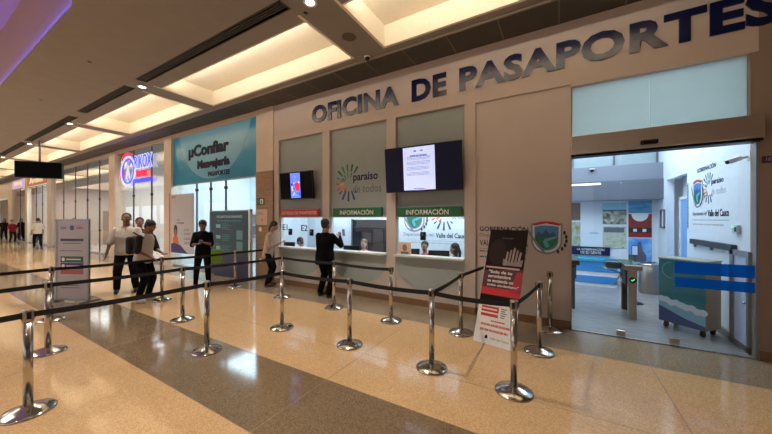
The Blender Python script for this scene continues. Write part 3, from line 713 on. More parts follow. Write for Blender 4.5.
P7 = picture('pic_boat', [(120,170,200),(170,200,200),(160,150,90),(60,70,60)], 5)
def ex2(m, hw, h): m.rect(-hw+.004, hw-.004, h*.66, h-.004, -.022, mat('haze_sky', (150,200,220), .5)); m.rect(-hw+.004,hw-.004,h*.62,h*.68,-.0225,mat('far_hill', (70,110,140), .5))
def ex5(m, hw, h):
    m.disc(0, h, hw*.72, h*.32, -.0222, mat('arch_white', (226,232,238), .5), n=20, a0=PI, a1=2*PI)
    m.rect(-hw+.004, hw-.004, h*.2, h*.42, -.0224, mat('stage_black', (24,18,26), .5))
    for x in (-.13,.05): m.rect(x, x+.07, h*.24, h*.36, -.024, M_paper)
def ex6(m, hw, h):
    g = mat('church_grey', (90,90,110), .5)
    m.poly([(-.03,h*.85),(.02,h*.85),(.05,h*.5),(.12,h*.3),(.12,.01),(-.14,.01),(-.14,h*.3),(-.06,h*.5)], -.0222, g)
    m.rect(-hw+.004, -.14, .004, h*.3, -.0222, mat('tree_green', (50,100,70), .5))
def ex3(m, hw, h): m.rect(-hw+.03, hw-.05, h*.72, h*.95, -.022, mat('dark_panes', (90,104,110), .4)); 
pic(.10, .50, 1.64, 2.12, 'dark market scene picture at the left end of the hall wall', P1)
pic(.10, .50, .93, 1.60, 'pale boat picture below the dark market scene', P7)
pic(.98, 1.48, 1.54, 2.10, 'grey town panorama picture under the beam', P2, ex2)
pic(.98, 1.48, .93, 1.49, 'green plaza picture below the town panorama', P3, ex3)
pic(1.51, 1.97, 1.83, 2.14, 'blue sea picture at the top right of the wall', P4)
pic(1.51, 1.97, 1.22, 1.81, 'red theatre interior picture with white arch', P5, ex5)
pic(1.51, 1.97, .60, 1.20, 'blue sky picture with grey church towers', P6, ex6)
m = MB(); m.box(.29, 1.14, 9.56, 9.58, .72, .94, M_navyflat); m.text('LA GOBERNACIÓN', .42,1.02,.84,.91,9.559,M_paper,bold=.01); m.text('DE SU GENTE', .5,.95,.75,.82,9.559,M_paper,bold=.01)
m.box(.6,.64,9.58,9.6,.8,.9,M_frame); m.box(.9,.94,9.58,9.6,.8,.9,M_frame)
m.text('paraiso', .72,.9,1.28,1.33,9.599,M_navyflat)
tag(m.build('navy_banner'), 'navy banner with two lines of white text above the blue desk', 'banner')
# reception desk
t = thing('reception_desk', 'low blue and white reception desk against the rear wall of hall', 'desk', (.0, 9.05, 0))
m = MB(); m.box(-1.18,1.22,0,.5,.0,.64,M_white); m.build('body', t)
m = MB(); m.box(-1.18,1.22,-.012,0,.36,.62,mat('desk_blue', (30,140,210), .4)); m.box(-1.18,1.22,-.012,0,.07,.25,mat('desk_blue')); m.build('blue_bands', t)
m = MB(); m.box(-1.19,1.24,-.04,.5,.64,.68,mat('desk_top', (40,170,215), .3)); m.build('worktop', t)
# turnstiles
def turnstile(x, y, label, green):
    M_steel = MATS['brushed_steel'] if green else M_black
    t = thing('turnstile', label, 'turnstile', (x,y,0), 0, 'steel turnstiles in the hall')
    m = MB(); m.box(-.055,.055,0,.12,0,.82,M_steel,bev=.01); m.build('front_post', t)
    m = MB(); m.box(-.05,.05,.62,.74,0,.82,M_black,bev=.01); m.build('rear_post', t)
    m = MB(); m.box(-.11,.13,-.02,.8,.82,.91,M_steel,bev=.02); m.box(-.09,.11,.0,.78,.91,.915,mat('turnstile_lid', (40,80,70), .2)); m.build('top_case', t)
    m = MB(); m.box(-.08,.08,.12,.62,.55,.82,M_black); m.build('drive_case', t)
    if green:
        m = MB(); m.disc(0,.66,.05,.05,-.001,M_black,.006,20); m.poly([(-.025,.66),(-.008,.64),(.028,.675),(.022,.683),(-.008,.655),(-.018,.667)],-.0075,mat('tick_green', (60,255,120), .3, emit=(60,255,120), es=2)); m.build('status_lamp', t)
    m = MB(); m.box(-.34,-.11,.2,.62,.80,.93,mat('wing_teal', (10,60,74), .25),bev=.04); m.build('wing_panel', t)
    for k in range(3):
        a = math.radians(35+120*k)
        m = MB(); m.tube((-.11,.3,.72),(-.11-.36*abs(math.cos(a)) if k != 1 else -.2, .3+.22*math.sin(a), .72+.18*math.sin(a+1.2)-.1),.013,M_chrome); m.build('arm', t)
turnstile(1.06, 6.34, 'steel turnstile with lit green tick, the middle of the hall', True)
turnstile(.20, 6.55, 'dark turnstile seen at the left edge of glass doors', False)
t = thing('potted_tablet_stand', 'small tablet screen on a stand behind the green tick turnstile', 'tablet', (1.30, 7.6, 0)); t.name = 'tablet_stand'
m = MB(); m.tube((0,0,.02),(0,0,.95),.02,M_black); m.lathe([(.14,0),(.13,.02),(.02,.03)],M_black,20); m.build('stand', t)
m = MB(); m.box(-.05,.05,-.01,.01,.95,1.15,M_black); m.rect(-.042,.042,.965,1.14,-.011,mat('tablet_screen', (170,190,220), .2, emit=(150,170,210), es=.6)); m.build('screen', t)
# steel bin
t = thing('waste_bin', 'round brushed steel waste bin near the hall rear wall', 'bin', (1.78, 8.85, 0))
m = MB(); m.lathe([(.19,0),(.2,.02),(.2,.62),(.19,.63)], M_steel, 28); m.build('body', t)
m = MB(); m.lathe([(.205,.63),(.205,.66),(.12,.70),(.11,.68)], M_chrome, 28); m.build('rim', t)
# teal wheeled cabinet
ang = math.atan2(5.87-6.24, 1.80-1.38)
t = thing('wheeled_cabinet', 'teal wheeled cabinet with a printed cloud scene behind the glass door', 'cabinet', (1.36, 6.20, 0), ang)
L_ = .55
m = MB(); m.box(0, L_, 0, .36, .10, 1.06, mat('cabinet_cream', (168,150,120), .5)); m.build('body', t)
m = MB(); m.rect(0, L_, .10, 1.06, -.002, mat('cabinet_teal', (12,108,118), .35, noise=.15, nscale=3), .004)
m.poly([(0,.10),(L_,.10),(L_,.16),(.3,.22),(0,.34)], -.0065, mat('cabinet_navy', (20,56,110), .4))
m.poly([(0,.34),(.3,.22),(L_,.16),(L_,.38),(.3,.44),(0,.46)], -.0065, mat('cabinet_pale', (120,170,190), .4))
for i in range(9): m.disc(.035+.061*i, .445-.012*i+.014*math.sin(i*2.4), .052, .046, -.008-.0002*i, mat('cabinet_cloud', (196,210,220), .5), n=16)
for i in range(16):
    a0 = PI*.5+PI*i/16; a1 = a0+PI/16; q = lambda a,r: (.17+r*math.cos(a), .9+r*math.sin(a))
    m.poly([q(a0,.13),q(a1,.13),q(a1,.12),q(a0,.12)], -.0065, mat('line_pale', (90,170,170), .5), .001)
m.build('printed_front', t)
m = MB(); m.box(-.01, L_+.01, -.01, .37, 1.06, 1.08, mat('cabinet_lid', (150,160,140), .4)); m.build('lid', t)
for x in (.06, L_-.06):
    for y in (.06,.30):
        m = MB(); m.lathe([(.045,-.015),(.045,.015)], M_rubber, 20, T=Matrix.Translation((x,y,.045)) @ Matrix.Rotation(PI/2,4,'Y')); m.box(x-.02,x+.02,y-.02,y+.02,.075,.10,M_black); m.build('castor', t)

# ================================================================== TALL POSTERS AND BANNERS
# teal information board
t = thing('information_board', 'big teal information board with printed lists standing before the shop glass', 'information board', (-8.2, 5.1, 0), 0)
m = MB(); m.box(-.96, .90, -.02, .02, .0, 1.9, mat('board_navy', (22,28,66), .4))
m.rect(-.96, .90, .62, 1.9, -.021, mat('board_teal', (8,58,72), .4))
m.text('REQUISITOS DE PASAPORTE', -.62, .6, 1.70, 1.78, -.0225, M_ltgrey, bold=.01); textlines(m, -.6,.6,1.6,1.65,1,-.0225,mat('board_line', (60,130,140), .5),.05)
for z in (1.42,1.1,.78):
    m.rect(-.66,-.44,z,z+.1,-.0225,mat('board_chip', (120,170,180), .5)); textlines(m, -.36,.12,z-.06,z+.14,4,-.0225,mat('board_line'),.4,.3)
    if z < 1.4: m.rect(.34,.62,z,z+.26,-.0225,mat('board_square', (90,130,136), .5))
m.build('panel', t)
m = MB(); m.box(-1.0,-.96,-.03,.03,0,1.93,M_frame); m.box(.90,.97,-.04,.04,0,1.95,M_white); m.box(-1,.97,-.03,.03,1.9,1.93,M_frame); m.build('frame', t)
for x in (-.8,.75):
    m = MB(); m.box(x-.03,x+.03,-.06,.1,0,.03,M_frame); m.build('foot', t)
# tall poster with a woman in the shop
t = thing('window_poster', 'tall pale poster of an orange clad figure fixed to shop glass', 'poster', (-11.2, D-.03, .5))
m = MB(); m.box(-.8,.78,-.012,.0,0,2.04,mat('poster_pale', (196,196,200), .5))
m.text('confiar', -.42,-.1,1.12,1.18,-.0125,M_grey); m.text('mensajeria', -.35,.15,1.0,1.08,-.0125,M_navyflat,bold=.01)
m.text('PASAPORTE', -.7,-.4,1.92,1.98,-.0125,M_grey)
for i,z in enumerate((.86,.72,.56,.42)): textlines(m, .15,.6,z-.1,z,2,-.0125,M_grey,.3,.35)
m.disc(-.42,.78,.13,.2,-.0125,mat('hair_print', (50,34,30), .6)); m.disc(-.42,.72,.08,.11,-.014,mat('skin_print', (160,110,84), .6))
m.poly([(-.62,.2),(-.2,.2),(-.24,.5),(-.34,.6),(-.5,.6),(-.6,.5)],-.0135,mat('orange_print', (206,110,60), .6))
m.poly([(-.8,0),(.4,0),(-.1,.28),(-.5,.34),(-.8,.3)],-.0138,mat('purple_print', (60,50,110), .6))
m.build('print', t)
m = MB(); m.box(-.86,-.8,-.03,.0,-.05,2.1,mat('rose_frame', (180,140,120), .5)); m.build('edge_strip', t)
# framed notice on legs near the left
ang = math.atan2(2.18-1.78, -8.28+8.82)
t = thing('notice_stand', 'tall grey framed notice stand with green and purple bars among belt posts', 'notice stand', (-8.55, 1.98, 0), ang-.18)
m = MB(); m.box(-.33,.33,-.012,.012,.06,1.64,mat('notice_grey', (176,172,170), .5))
m.disc(.0,1.50,.05,.05,-.013,mat('emblem_hill')); textlines(m, -.25,-.1,1.47,1.53,2,-.013,M_grey,.2); textlines(m, .1,.25,1.47,1.53,2,-.013,M_red,.2)
m.rect(-.25,.25,1.23,1.28,-.013,mat('board_teal')); textlines(m, -.2,.2,1.17,1.2,1,-.013,M_grey,.1); textlines(m, -.27,.27,1.02,1.05,1,-.013,M_grey,.1)
m.rect(-.25,.25,.80,.92,-.013,M_green); m.rect(-.25,.25,.66,.79,-.013,mat('bar_purple', (70,50,130), .5)); m.rect(-.25,.25,.56,.65,-.013,mat('bar_rust', (170,90,70), .5))
m.disc(-.19,.86,.035,.035,-.0145,M_paper); m.disc(-.19,.725,.035,.035,-.0145,M_paper)
textlines(m, -.12,.2,.83,.89,1,-.0145,M_paper,.1,.4); textlines(m, -.12,.2,.7,.75,1,-.0145,M_paper,.1,.4)
textlines(m, -.24,.24,.26,.4,3,-.013,M_grey,.2,.35); m.build('panel', t)
m = MB(); m.box(-.37,-.33,-.02,.02,0,1.66,M_frame); m.box(.33,.37,-.02,.02,0,1.66,M_frame); m.box(-.37,.37,-.02,.02,1.64,1.68,M_frame); m.box(-.37,.37,-.02,.02,.03,.06,M_frame); m.build('frame', t)
m = MB(); m.box(-.37,-.33,-.2,.2,0,.025,M_frame); m.box(.33,.37,-.2,.2,0,.025,M_frame); m.build('base', t)
# leaning black and red banner
t = thing('leaning_banner', 'black, red and white banner leaning on its stand by the belt posts', 'banner', (-.765, 4.10, 0), math.atan2(-.10, .51))
lean = math.atan2(.62, 1.5); T = Matrix.Rotation(-lean, 4, 'X')
q = MB(); q.box(-.27,.27,.0,.006,.0,1.64,mat('banner_black', (30,22,24), .7, spec=.1))
q.rect(-.27,.27,.0,.56,-.0005,M_paper); 
q.rect(-.27,.27,.66,.76,-.0005,mat('banner_red', (188,24,40), .45))
q.poly([(-.27,.76),(.27,.76),(.27,1.06),(-.27,1.0)],-.0005,mat('banner_dark_red', (70,18,24), .45))
q.poly([(.12,.72),(.27,.72),(.27,1.02),(.19,1.02)],-.0012,mat('banner_crimson', (150,20,46), .45))
for i,(s_,b) in enumerate((('"Solo de tu',.13),('servidumbre',.12),('se enciende un',.16),('grito ciudadano"',.24))): q.text(s_, -.2, b, .97-.065*i, 1.015-.065*i, -.0022, M_paper, .001, bold=.02)
q.rect(-.25,.22,1.045,1.07,-.0022,mat('banner_pink', (190,150,146), .5),.001)
for i in range(5): q.poly([(.0+.045*i,1.10+.02*i),(.03+.045*i,1.10+.02*i),(.045+.045*i,1.36-.03*abs(i-2)),(.02+.045*i,1.37-.03*abs(i-2))],-.002,mat('hand_print_%d' % (i%2), (150-20*(i%2),128-16*(i%2),116), .5),.001)
q.poly([(-.02,1.1),(.24,1.1),(.25,1.2),(.1,1.14),(-.02,1.2)],-.0016,mat('hand_print_1'),.001)
q.disc(-.12,1.3,.12,.2,-.0006,mat('shade_print', (46,34,34), .7, spec=.1),.001)
q.text('GOBERNACIÓN', -.08,.08,1.50,1.52,-.002,M_grey,.001)
q.rect(-.22,.02,.42,.5,-.002,M_red,.001); q.rect(-.22,.02,.36,.40,-.002,M_red,.001); textlines(q, .05,.13,.36,.5,5,-.002,M_grey,.3,.5)
textlines(q, -.21,.01,.44,.48,1,-.0032,M_paper,.1,.5); 
for i in range(2): textlines(q, -.2,.22,.22-.07*i,.28-.07*i,1,-.002,mat('faded_red', (196,110,100), .5),.1,.5)
q.rect(-.07,.12,.30,.315,-.002,M_red,.001); q.poly([(-.12,.07),(-.08,.07),(-.08,.1),(-.1,.12),(-.12,.1)],-.002,M_black,.001); q.text('Valle del Cauca', -.05,.2,.07,.1,-.002,M_grey,.001)
q.v = [tuple(T @ Vector(v)) for v in q.v]; q.build('print', t)
m = MB(); top = T @ Vector((0,.02,1.6))
m.tube((0,.55,.0),(0,top.y+.01,top.z-.04),.012,M_black); m.tube((-.26,.03,.03),(.26,.03,.03),.012,M_black); m.tube((-.2,.03,.02),(0,.55,.02),.01,M_black); m.tube((.2,.03,.02),(0,.55,.02),.01,M_black); m.build('stand', t)

# hanging black screen in the mall
t = thing('hanging_screen', 'black screen hanging from ceiling on a thin pole down the mall', 'screen', (-16.96, 3.05, 3.53), math.radians(52))
m = MB(); m.box(-.66,.66,-.07,.07,-.31,.31,M_black,bev=.02); m.build('housing', t)
m = MB(); m.rect(-.63,.63,-.28,.28,-.071,mat('screen_off')); m.build('screen', t)
m = MB(); m.tube((0,0,.31),(0,0,ZC+.3-3.53),.03,M_frame); m.build('pole', t)

# ================================================================== SHOPFRONTS DOWN THE MALL
def glazing(idx, x0, x1, z1, joints, label, frost_to=0, mm=None):
    m = MB(); m.box(x0, x1, D+.03, D+.09, 0, .06, M_frame); m.box(x0, x1, D+.03, D+.09, z1-.04, z1, M_frame)
    for j in joints: m.box(j-.02, j+.02, D+.035, D+.085, .06, z1-.04, mat('mullion_grey', (86,84,82), .5))
    fr = struct('window_%d' % idx, m, label=label)
    xs = [x0]+sorted(joints)+[x1]
    for a,b in zip(xs[:-1], xs[1:]):
        m = MB(); m.box(a+.02, b-.02, D+.055, D+.065, .06, z1-.04, mm or M_glassfront); m.build('pane', fr)
    for j in joints:
        for z in (1.1, 2.6):
            m = MB(); m.box(j-.05, j+.05, D+.03, D+.09, z, z+.08, M_black); m.build('clamp', fr)
glazing(5, -11.93, -7.23, 2.9, [-10.43,-9.6,-8.79], 'glass of the shop under the teal sign', mm=M_glass)
glazing(6, -16.95, -12.45, 4.54, [-15.3,-13.68], 'glass of the shop with the neon sign')
glazing(7, -26.6, -17.6, 4.54, [-24.6,-22.57,-20.73,-19.09], 'long glazed shopfront down the mall')
glazing(10, -32.4, -27.4, 3.9, [-30.5,-29], 'glass under the orange shop sign')
glazing(11, -37.0, -33.0, 3.95, [-35], 'glass under the lilac shop sign')
glazing(12, -48, -38.5, 3.3, [-45,-42], 'farthest glazed shopfront')
# teal sign film
t = thing('shop_sign', 'teal shop sign reading Confiar Mensajeria over the bright glass shop', 'shop sign', (-9.58, D+.03, 2.9))
m = MB(); hw = 2.35; m.box(-hw, hw, -.0, .04, 0, 1.64, M_teal)
cx = .05; pts = []
for i in range(41):
    a = PI+PI*i/40; px, pz = cx+2.03*math.cos(a), 2.05+1.98*math.sin(a)
    pts.append((px, min(pz, 1.638)))
m.poly(pts, -.0005, mat('sign_disc', (104,164,190), .35), .002)
m.build('panel', t)
m = MB(); m.text('µConfiar', -1.30, 1.0, .76, 1.24, -.003, mat('sign_ink', (10,16,44), .6, spec=.2), .012, bold=.045); m.text('Mensajería', -.75, 1.03, .34, .70, -.003, mat('sign_ink'), .012, bold=.06); m.text('PASAPORTES', -.12, 1.03, .14, .29, -.003, mat('sign_ink'), .01, bold=.02); m.build('lettering', t)
# neon sign
t = thing('neon_sign', 'glowing red and blue neon shop sign with a white oval badge', 'neon sign', (-15.05, D-.02, 3.62))
NB = mat('neon_blue', (60,70,255), .4, emit=(50,60,255), es=1.0); NR = mat('neon_red', (255,40,70), .4, emit=(255,30,60), es=1.0); NW = mat('neon_white', (220,225,255), .4, emit=(170,185,255), es=.8)
def ring(m, cx, cz, rx, rz, w_, y, mt, a0=0, a1=2*PI, n=40, t=.03):
    for i in range(n):
        p, q_ = a0+(a1-a0)*i/n, a0+(a1-a0)*(i+1)/n
        m.poly([(cx+rx*math.cos(p),cz+rz*math.sin(p)),(cx+rx*math.cos(q_),cz+rz*math.sin(q_)),(cx+(rx-w_)*math.cos(q_),cz+(rz-w_)*math.sin(q_)),(cx+(rx-w_)*math.cos(p),cz+(rz-w_)*math.sin(p))], y, mt, t)
m = MB(); ring(m, -.55, .05, .72, .66, .09, 0, NW); ring(m, -.55, .05, .58, .52, .05, 0, NB); ring(m,-.6,.12,.8,.72,.07,0.0,NR,PI*.42,PI*.75,10)
ring(m,-.6,.1,.8,.72,.05,0.0,NR,PI*.95,PI*1.15,8)
m.text('A', -.75,-.35,-.25,.3,-.0,NW,.03,bold=.02); m.build('oval_badge', t)
m = MB(); m.text('RIKOX', .12,1.65,.06,.64,0,NW,.03,bold=.045); m.build('white_outline', t)
m = MB(); m.text('RIKOX', .16,1.61,.10,.60,-.03,NB,.012,bold=0); m.build('blue_lettering', t)
m = MB(); m.text('TRAVEL', .25,1.25,-.25,.0,0,NR,.04,bold=.03); m.build('red_lettering', t)
m = MB(); m.box(-.05,1.55,-.03,0,-.48,-.32,NB,bev=.0); m.build('blue_bar', t)
# far signs
for x0,x1,z0,z1,c_,es,l,tx in ((-32.3,-27.5,3.95,4.6,(168,96,50),.4,'orange and brown shop sign beyond the hanging screen','Aroma'),(-36.9,-33.1,3.98,4.6,(198,170,214),.5,'lilac shop sign farther down the mall','KOAJ')):
    m = MB(); m.box(x0,x1,D-.06,D+.02,z0,z1,mat('sign_%d'%c_[0], c_, .5, emit=c_, es=es)); m.text(tx, x0+.8, x1-.8, z0+.14, z1-.12, D-.061, mat('sign_cream', (240,226,190), .5, emit=(240,226,190), es=.4), .03, bold=.02)
    tag(m.build('shop_sign'), l, 'shop sign')
m = MB(); m.box(-8.35,-7.3,6.3,6.34,1.95,2.35,mat('grey_board', (110,124,140), .5)); m.text('APT', -7.9,-7.6,2.1,2.22,6.299,M_ltgrey); m.box(-8.2,-7.98,6.29,6.3,2.08,2.2,M_red); m.box(-8.0,-7.98,6.31,6.33,2.35,4.2,M_frame); m.box(-7.6,-7.58,6.31,6.33,2.35,4.2,M_frame)
tag(m.build('hanging_board'), 'grey board hanging inside shop above the teal information board', 'sign')
# shop furniture seen through the glass
def shelf_unit(x, y, w_, h, label, c_):
    t = thing('shelf_unit', label, 'shelf', (x,y,0), 0, 'shelving seen through the shop glass')
    m = MB(); mt = mat('shelf_%d'%c_[0], c_, .5); m.box(-w_/2,-w_/2+.04,0,.4,0,h,mt); m.box(w_/2-.04,w_/2,0,.4,0,h,mt); m.box(-w_/2,w_/2,.38,.4,0,h,mt); m.build('frame', t)
    n = int(h/.45)
    for i in range(n+1):
        m = MB(); m.box(-w_/2+.04,w_/2-.04,0,.38,i*h/(n+.001)*.98,i*h/(n+.001)*.98+.03,mt); m.build('shelf', t)
for i,(x,y,w_,h,l) in enumerate(((-10.6,7.9,1.6,1.9,'white shelf unit at rear of the shop under the teal sign'),(-15.6,7.9,1.6,2.3,'brown shelf unit in the neon sign shop, farther one'),(-13.6,7.9,1.6,2.0,'brown shelf unit in the neon sign shop, nearer one'),(-19.5,7.6,2.2,2.3,'dark shelf unit in the long glazed shop, nearest'),(-22.6,7.2,2.0,2.0,'dark shelf unit in the long glazed shop, middle'),(-25,7.4,1.8,2.2,'dark shelf unit in the long glazed shop, farthest'),(-30,6.8,2.4,1.9,'shelf unit in the shop with the orange sign'),(-35,6.8,2.2,1.9,'shelf unit in the shop with the lilac sign'))):
    shelf_unit(x, y, w_, h, l, [(200,206,208),(120,100,86),(131,104,84),(70,74,84),(71,74,84),(72,74,84),(120,124,120),(110,84,90)][i])
t = thing('service_counter', 'white service counter inside shop under the teal sign', 'counter', (-9.4, 7.0, 0))
m = MB(); m.box(-1.3,1.3,0,.5,0,1.0,M_white); m.build('body', t); m = MB(); m.box(-1.35,1.35,-.05,.55,1.0,1.04,M_grey); m.build('worktop', t)

# ================================================================== BELT POSTS
POSTS = {
 'L0': (-3.99,.65,'nearest of all, at the bottom left corner of the picture'),
 'L1': (-3.87,2.10,'on the brown floor band, just right of the backpack woman'),
 'A1': (-3.69,3.13,'on the cream floor before the person in black'),
 'A2': (-2.41,3.16,'second along the front belt from the person in black'),
 'A3': (-1.24,3.14,'in front row below the third service window'),
 'A4': (-.38,3.11,'largest in front, nearest to the leaning banner'),
 'B0': (-5.13,4.36,'in the rear row, below the woman in the beige blouse'),
 'B1': (-3.67,4.33,'in the rear row beside the person in black'),
 'B2': (-2.39,4.25,'in the rear row below the third window'),
 'B3': (-1.25,4.32,'in the rear row just left of the banner'),
 'B4': (-.22,4.20,'at the corner of the belt right of the banner'),
 'W0': (-.12,5.10,'close against the beige wall near the glass doors'),
 'M0': (-5.57,1.07,'in the second file, by the notice stand'),
 'M1': (-5.41,2.54,'in the second file, on the brown band before the man in black'),
 'K0': (-7.29,1.44,'in the third file, partly hidden by the notice stand'),
 'K1': (-7.11,2.95,'in the third file, at the hand of the woman with the backpack'),
 'K2': (-6.91,4.43,'in the third file before the teal information board'),
}
proto = thing('belt_post', '', 'belt post', (0,0,0), 0, 'chrome queue posts')
m = MB(); m.lathe([(.175,0),(.175,.012),(.165,.022),(.10,.045),(.05,.06),(.045,.062)], M_chrome, 40); m.build('base', proto)
m = MB(); m.lathe([(.031,.05),(.031,.80)], M_chrome, 28); m.build('pole', proto)
m = MB(); m.lathe([(.033,.79),(.037,.795),(.037,.885),(.033,.892),(.012,.895)], M_steel, 28); m.box(-.041,.041,-.014,.014,.815,.875,M_black); m.box(-.014,.014,-.041,.041,.815,.875,M_black); m.build('belt_head', proto)
objs = {}
first = True
for k_,(x,y,l) in POSTS.items():
    o = proto if first else copy_tree(proto); first = False
    o.location = (x,y,0); o['label'] = 'chrome belt post '+l; objs[k_] = o
def belt(a, q, sag=.0):
    p = objs[a].location; e = Vector((q[0], q[1], 0)) if isinstance(q, tuple) else objs[q].location.copy()
    d = (e-p); L = d.length; d.normalize(); s_ = .036; n = Vector((-d.y,d.x,0))*.0015
    N = 10; m = MB(); vs = []; fs = []
    for i in range(N+1):
        t_ = i/N; c_ = d*(s_+(L-2*s_)*t_); z = .845-sag*4*t_*(1-t_)
        for sg in (-1,1):
            for dz in (-.025,.025): vs.append((c_.x+sg*n.x, c_.y+sg*n.y, z+dz))
    for i in range(N):
        b = 4*i; fs += [(b,b+1,b+5,b+4),(b+2,b+6,b+7,b+3),(b+1,b+3,b+7,b+5),(b,b+4,b+6,b+2)]
    fs += [(0,2,3,1),(4*N,4*N+1,4*N+3,4*N+2)]
    m.add(vs, fs, M_belt); m.build('belt', objs[a])
for a,b in (('L0','L1'),('L1','A1'),('A1','A2'),('A2','A3'),('A3','A4'),('A4','B4'),('B0','B1'),('B1','B2'),('A3','B3'),('M0','M1'),('M1','B0'),('K0','K1'),('K1','K2')): belt(a, b, .015)
belt('B3', (-1.12, D+.0)); belt('K2', (-6.85, D-.05))
belt('L0', (-4.1,-1.2), .01); belt('M0', (-5.75,-.8), .01); belt('K0', (-7.5,-.4), .01)

# ================================================================== PEOPLE
SKIN = [mat('skin_brown', (138,94,72), .55), mat('skin_tan', (172,126,100), .55), mat('skin_deep', (96,66,52), .55), mat('skin_light', (206,168,146), .55)]
def remesh(shapes, voxel, material, name, parent, T=None, smooth=3):
    m = MB()
    for s_ in shapes: s_(m, material)
    me = bpy.data.meshes.new('tmp'); me.from_pydata(m.v, [], m.f); o = bpy.data.objects.new('tmp', me); COL.objects.link(o)
    bm = bmesh.new(); bm.from_mesh(me); bmesh.ops.recalc_face_normals(bm, faces=bm.faces[:]); bm.to_mesh(me); bm.free()
    r = o.modifiers.new('r','REMESH'); r.mode = 'VOXEL'; r.voxel_size = voxel
    q = o.modifiers.new('s','SMOOTH'); q.factor = .5; q.iterations = smooth
    dg = bpy.context.evaluated_depsgraph_get(); ne = bpy.data.meshes.new_from_object(o.evaluated_get(dg))
    bpy.data.objects.remove(o); ne.name = name
    ne.materials.clear(); ne.materials.append(material)
    ne.polygons.foreach_set('use_smooth', [True]*len(ne.polygons))
    ob = bpy.data.objects.new(name, ne); COL.objects.link(ob); ob.parent = parent
    return ob
def cap(a, b, r1, r2): 
    def f_(m, mt):
        m.ball(a, r1, mt); m.ball(b, r2, mt); m.tube(a, b, r1, mt, r2, 14)
    return f_
def ell(c, r, R=None):
    def f_(m, mt):
        T = Matrix.Translation(c) @ (R.to_4x4() if R else Matrix.Identity(4)) @ Matrix.Diagonal((*r,1)); m.ball((0,0,0), 1, mt, sub=3, T=T)
    return f_
def loft(rings):  # (centre, rx, ry, R)
    def f_(m, mt):
        n = 20; vs = []; fs = []
        for c_,rx,ry,R in rings:
            for i in range(n): vs.append(Vector(c_)+R @ Vector((rx*math.cos(2*PI*i/n), ry*math.sin(2*PI*i/n), 0)))
        for j in range(len(rings)-1):
            for i in range(n): fs.append((j*n+i,j*n+(i+1)%n,(j+1)*n+(i+1)%n,(j+1)*n+i))
        fs.append(tuple(range(n-1,-1,-1))); fs.append(tuple((len(rings)-1)*n+i for i in range(n)))
        m.add(vs, fs, mt)
    return f_
def ik(a, b, l1, l2, pole):
    a = Vector(a); b = Vector(b); d = b-a; L = min(d.length, l1+l2-.002); dn_ = d.normalized()
    x_ = (l1*l1-l2*l2+L*L)/(2*L); h = math.sqrt(max(0, l1*l1-x_*x_)); p = Vector(pole); p = (p-dn_*p.dot(dn_)).normalized()
    return a+dn_*x_+p*h, a+dn_*L
